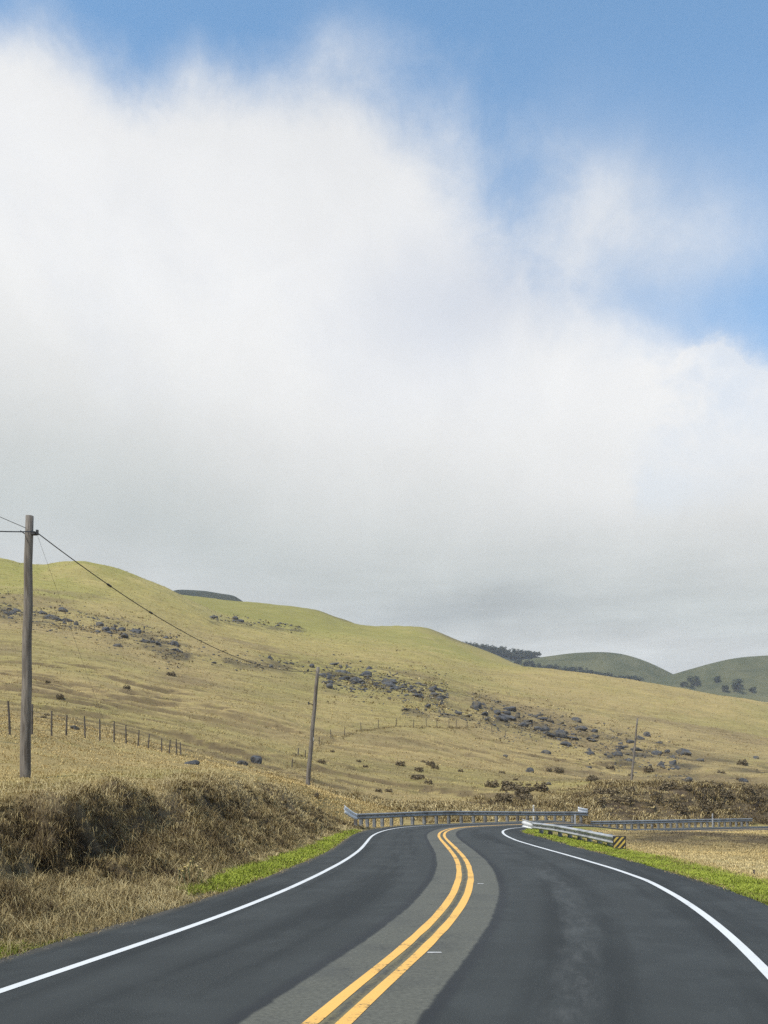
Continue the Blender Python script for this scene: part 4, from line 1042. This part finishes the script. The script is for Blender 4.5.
# far trees: crown + trunk each
def crown_mesh(seed, n=700):
    g2 = np.random.default_rng(seed); cs = g2.normal(0, .22, (9,3))*np.array([1.2,1.2,.7])+np.array([0,0,.55]); k = g2.integers(0, 9, n)
    v = g2.normal(0, 1, (n,3)); v /= np.linalg.norm(v, axis=1)[:,None]; c = cs[k]+v*g2.uniform(.12, .24, n)[:,None]
    a = g2.normal(0, 1, (n,3)); a /= np.linalg.norm(a, axis=1)[:,None]; b = np.cross(a, g2.normal(0, 1, (n,3))); b /= np.linalg.norm(b, axis=1)[:,None]
    w = .045; V = np.stack([c-a*w, c-b*w, c+a*w, c+b*w], 1).reshape(-1, 3); i = np.arange(n)*4
    me = np_mesh('crown', V, np.stack([i, i+1, i+2, i+3], 1)); at = me.attributes.new('rnd', 'FLOAT', 'POINT'); at.data.foreach_set('value', np.repeat(g2.uniform(0, 1, n), 4).astype(np.float32))
    me.materials.append(M_TREE); return me
CR = [crown_mesh(i) for i in range(5)]
bm = bmesh.new(); add_tube(bm, [(0,0,-.15),(.02,0,.2),(.0,.02,.5)], [.05,.04,.02], 6); TRK = bpy.data.meshes.new('trunk'); bm.to_mesh(TRK); bm.free(); TRK.materials.append(M_POST)
dg = None
def surf(px, py):
    """first far-hill surface seen at an image place"""
    global dg
    if dg is None: bpy.context.view_layer.update(); dg = bpy.context.evaluated_depsgraph_get()
    d = Vector(((px-CX)/F, 1, (YH-py)/F)).normalized()
    org = Vector((0,0,H))+d*560
    ok, loc, *_ = SC.ray_cast(dg, org, d); return loc if ok else None
def tree(px, py, size_px, label, group=None):
    p = surf(px, py)
    if p is None: return
    s_ = size_px*p.y/F; root = empty('tree', p); tag(root, label, 'tree', group); root.scale = (s_*random.uniform(1,1.4), s_, s_*random.uniform(.75,1)); root.rotation_euler = (0,0,random.uniform(0,6.28))
    for nm, me in (('crown', random.choice(CR)), ('trunk', TRK)):
        o = bpy.data.objects.new(nm, me); COL.objects.link(o); o.parent = root
tree(696,686,13,'largest dark tree on the far right hillside behind the golden ridge')
tree(738,690,13,'dark round tree on the far hillside near the right edge')
tree(716,683,8,'smaller dark tree between the two largest far trees')
tree(752,693,8,'dark tree low on the far hillside, rightmost of them')
tree(725,692,9,'low dark tree just above the golden ridge on the right')
tree(684,687,7,'small dark tree left of the largest far tree')
for px in np.linspace(515, 640, 34):
    tree(px+random.uniform(-2,2), np.interp(px, [490,540,580,640], [662,668,673.5,682])+random.uniform(-1.5,1.5), random.uniform(4.5,7.5), 'small dark tree in the line below the far green hills', 'trees in the line below the far green hills')
def wood():
    n = 260; xs = rr.uniform(425, 560, n); V = []; T = []
    me_list = []
    for x in xs:
        top = np.interp(x, [420,470,500,540,600], [641,647,650.5,656.5,676]); p = surf(x, top+rr.uniform(1, 7))
        if p is None or p.y < 950: continue
        m = random.choice(CR); v = np.zeros(len(m.vertices)*3); m.vertices.foreach_get('co', v); v = v.reshape(-1,3)*(6*p.y/F)*rr.uniform(.7,1.1)+np.array(p); me_list.append(v)
    if not me_list: return
    V = np.concatenate(me_list); i = np.arange(len(V)//4)*4
    me = np_mesh('far_wood', V, np.stack([i, i+1, i+2, i+3], 1)); at = me.attributes.new('rnd', 'FLOAT', 'POINT'); at.data.foreach_set('value', np.repeat(rr.uniform(0,1,len(V)//4), 4).astype(np.float32))
    tag(link('far_wood', me, M_TREE), 'dark wood along the far ridge behind the golden hill', 'wood', kind='stuff')
wood()

# ------------------------------------------------------------------ haze
def haze(dens):
    bm = bmesh.new(); add_box(bm, (0, 1450, 85), (5000, 3100, 196)); m = bpy.data.materials.new('haze'); m.use_nodes = True; nt = m.node_tree
    for n_ in list(nt.nodes):
        if n_.type != 'OUTPUT_MATERIAL': nt.nodes.remove(n_)
    v = nt.nodes.new('ShaderNodeVolumePrincipled'); v.inputs['Color'].default_value = (.90,.94,1,1); v.inputs['Density'].default_value = dens
    nt.links.new(v.outputs[0], nt.nodes['Material Output'].inputs['Volume'])
    o = bm_obj('haze', bm, m); o['kind'] = 'stuff'; o['label'] = 'pale haze in the air over the far hills'; o['category'] = 'haze'
HAZE = .00019
if HAZE: haze(HAZE)

# ------------------------------------------------------------------ sky and sun
EXPO = .75
SUN_EL, SUN_AZ = 53, -138          # degrees; azimuth clockwise from straight ahead
sun = bpy.data.lights.new('sun', 'SUN'); sun.energy = 2.75; sun.angle = R(4); sun.color = (1, .95, .87)
so = bpy.data.objects.new('sun', sun); COL.objects.link(so)
dv = Vector((math.sin(R(SUN_AZ))*math.cos(R(SUN_EL)), math.cos(R(SUN_AZ))*math.cos(R(SUN_EL)), math.sin(R(SUN_EL))))
so.rotation_euler = dv.to_track_quat('Z', 'Y').to_euler(); so.location = (0,0,200)
def azel(px, py):
    a = math.atan((px-CX)/F); return math.degrees(a), math.degrees(math.atan((YH-py)/F*math.cos(a)))
def world():
    w = bpy.data.worlds.new('World'); SC.world = w; w.use_nodes = True; nt = w.node_tree; nt.nodes.clear()
    out = N(nt, 'ShaderNodeOutputWorld'); bg = N(nt, 'ShaderNodeBackground'); nt.links.new(bg.outputs[0], out.inputs[0])
    sky = N(nt, 'ShaderNodeTexSky', sky_type='NISHITA'); sky.sun_disc = False; sky.sun_elevation = R(SUN_EL); sky.sun_rotation = R(SUN_AZ)
    sky.air_density = 1.0; sky.dust_density = .7; sky.ozone_density = .55; sky.altitude = 600
    d = N(nt, 'ShaderNodeTexCoord').outputs['Generated']
    sp = N(nt, 'ShaderNodeSeparateXYZ'); nt.links.new(d, sp.inputs[0]); x, y, z = sp.outputs
    deg = 180/math.pi
    az = math_(nt, 'MULTIPLY', math_(nt, 'ARCTAN2', x, y), deg); el = math_(nt, 'MULTIPLY', math_(nt, 'ARCSINE', z), deg)
    def nz(scale, detail, rough, off=(0,0,0), dist=0, sc=(1,1,1)):
        m = N(nt, 'ShaderNodeMapping'); m.inputs['Location'].default_value = off; m.inputs['Scale'].default_value = sc; nt.links.new(d, m.inputs['Vector'])
        return noise(nt, m.outputs[0], scale, detail, rough, dist)
    def sub(a, b): return math_(nt, 'SUBTRACT', a, b)
    def mul(a, b): return math_(nt, 'MULTIPLY', a, b)
    def add(a, b): return math_(nt, 'ADD', a, b)
    def nzc(scale, detail, rough, off, dist=0):
        m = N(nt, 'ShaderNodeMapping'); m.inputs['Location'].default_value = off; nt.links.new(d, m.inputs['Vector'])
        n = N(nt, 'ShaderNodeTexNoise'); n.inputs['Scale'].default_value = scale; n.inputs['Detail'].default_value = detail; n.inputs['Roughness'].default_value = rough; n.inputs['Distortion'].default_value = dist
        nt.links.new(m.outputs[0], n.inputs['Vector']); q = N(nt, 'ShaderNodeSeparateColor'); nt.links.new(n.outputs['Color'], q.inputs[0])
        return [sub(o_, .5) for o_ in q.outputs]
    W1 = nzc(4.0, 6, .56, (3.1,1.7,.4), .2); W2 = nzc(11, 7, .62, (1.3,7.7,2.4), .3); W3 = nzc(2.2, 4, .5, (8.3,2.2,5.1))
    W4 = nzc(27, 8, .68, (4.3,2.7,9.4), .4)
    n1, n2, n3 = W1[2], W2[2], W3[2]
    # the wind-torn edge: azimuth and elevation are both warped before the cloud is looked up
    azw = add(az, add(add(mul(W1[0], 5.), mul(W4[0], 1.2)), mul(W2[0], 2.5))); elw = add(el, add(add(mul(W1[1], 4.), mul(W4[1], 1.2)), mul(W2[1], 2.5)))
    edge = [(-160,20),(0,-20),(50,-18),(95,18),(145,38),(200,22),(265,36),(330,20),(385,34),(440,66),(490,92),(530,118),(560,142),(600,195),(630,285),(650,345),(680,362),(710,362),(740,365),(768,365),(880,400)]
    pts = [azel(a, b) for a, b in edge]
    fc = N(nt, 'ShaderNodeFloatCurve'); cv = fc.mapping.curves[0]; fc.mapping.use_clip = False
    A0, A1, E1 = -40., 40., 60.
    while len(cv.points) < len(pts): cv.points.new(.5, .5)
    for p_, (a, e) in zip(cv.points, pts): p_.location = ((a-A0)/(A1-A0), e/E1); p_.handle_type = 'AUTO'
    fc.mapping.update()
    nt.links.new(math_(nt, 'DIVIDE', sub(add(az, mul(W1[0], 3.5)), A0), A1-A0, clamp=True), fc.inputs['Value'])
    bil = add(mul(W2[2], .9), add(mul(W4[2], .22), mul(W1[2], .5)))
    dep = sub(mul(fc.outputs[0], E1), add(el, mul(W1[1], 2.5)))                             # degrees below the edge
    soft = mapr(nt, az, -4, 10, 4.4, 12.)
    mass = mapr(nt, add(math_(nt, 'DIVIDE', dep, soft), mul(bil, 1.0)), -.12, .95)
    mass = math_(nt, 'MAXIMUM', mass, mapr(nt, add(elw, mul(n1, 4.)), 23.5, 15.5))
    def blob(px, py, rx, ry, amt, cut=1.5):
        a, e = azel(px, py); dx = math_(nt, 'DIVIDE', sub(azw, a), rx); dy = math_(nt, 'DIVIDE', sub(elw, e), ry)
        r2 = add(mul(dx, dx), mul(dy, dy))
        return mul(math_(nt, 'POWER', 2.718, mul(r2, -1.3)), amt)
    veil = None
    for b in (blob(655,225,8,4.5,.50), blob(575,170,4.5,4.,.22), blob(600,255,5,5,.30), blob(740,245,4,2.4,.30), blob(648,355,6,2.4,.40), blob(716,365,1.8,1.1,.55), blob(745,390,3,1.8,.6), blob(700,435,8,3.6,.8), blob(620,415,5,4,.65), blob(765,450,5,4,.6), blob(355,45,3,1.6,.35)):
        veil = b if veil is None else add(veil, b)
    puff = math_(nt, 'MAXIMUM', blob(716,361,1.15,.75,.9), blob(740,378,1.5,.8,.75))
    veil = mul(math_(nt, 'MINIMUM', add(veil, puff), .97), mapr(nt, n2, -.2, .2, .82, 1.1))
    dens = sub(1.0, mul(sub(1.0, mass), sub(1.0, veil)))
    # brightness of the cloud: from the horizon up (degrees of elevation)
    ramp = N(nt, 'ShaderNodeValToRGB'); e_ = mapr(nt, add(el, add(mul(W1[0], 4.), add(mul(n3, 6.), mul(az, .16)))), 0, 45, 0, 1, False); nt.links.new(e_, ramp.inputs[0])
    cols = [(0,(.66,.69,.70)),(6.0,(.72,.74,.745)),(9.0,(.66,.68,.685)),(12.0,(.56,.60,.595)),(14.5,(.60,.635,.625)),(18,(.74,.755,.745)),(21.5,(.86,.865,.86)),(25,(.91,.915,.915)),(30,(.88,.885,.89)),(35,(.83,.84,.85)),(39,(.77,.79,.815)),(45,(.71,.75,.82))]
    cr = ramp.color_ramp; cr.interpolation = 'B_SPLINE'
    while len(cr.elements) < len(cols): cr.elements.new(.5)
    for q_, (p_, c_) in zip(cr.elements, cols): q_.position = p_/45; q_.color = (*c_, 1)
    cc = ramp.outputs[0]
    # faint lilac shade in the folds and a dark shelf above the hills
    cc = mix(nt, mul(mapr(nt, n1, .0, .2, 0, .30), mapr(nt, el, 17, 27)), cc, (.60,.64,.72))
    cc = mix(nt, mapr(nt, dens, .2, .9, .6, 0), cc, (.60,.68,.80))
    cc = mix(nt, blob(470,290,7,3.2,.75), cc, (.63,.68,.77))
    cc = mix(nt, blob(600,480,6,2.6,.5), cc, (.88,.885,.88))
    cc = mix(nt, blob(455,612,8,1.3,.6), cc, (.43,.47,.485))
    cc = mix(nt, blob(640,655,10,1.0,.5), cc, (.72,.745,.745))
    cc = mix(nt, mul(puff, .6), cc, (.95,.95,.94))
    cc = mix(nt, 1., cc, math_(nt, 'ADD', 1.0, add(mul(W4[2], .04), add(mul(n2, .13), mul(n1, .18)))), 'MULTIPLY')
    lay_ = nz(7, 5, .6, (2.2,5.1,1.3), .2, (1,1,6.5))
    cc = mix(nt, 1., cc, math_(nt, 'ADD', 1.0, mul(mul(sub(lay_, .5), .5), mapr(nt, el, 17, 9))), 'MULTIPLY')
    k_ = 2**-EXPO; cc = mix(nt, 1., cc, (k_,k_,k_), 'MULTIPLY')
    skyc = mix(nt, .05, mix(nt, 1., sky.outputs[0], (SKY_S*.80, SKY_S*1.07, SKY_S*1.14), 'MULTIPLY'), (.42,.60,.62))
    c = mix(nt, dens, skyc, cc)
    nt.links.new(c, bg.inputs['Color']); bg.inputs['Strength'].default_value = 1.0
    w.cycles.sampling_method = 'MANUAL'; w.cycles.sample_map_resolution = 512
SKY_S = .125
world()

# ------------------------------------------------------------------ render settings
SC.view_settings.view_transform = 'Standard'; SC.view_settings.look = 'None'; SC.view_settings.gamma = 1.0; SC.view_settings.exposure = EXPO
SC.view_settings.use_curve_mapping = False
SC.render.engine = 'CYCLES'; SC.cycles.max_bounces = 5; SC.cycles.diffuse_bounces = 3; SC.cycles.sample_clamp_indirect = 3.0; SC.cycles.sample_clamp_direct = 8.0; SC.cycles.use_denoising = False
SC.render.filter_size = 1.3
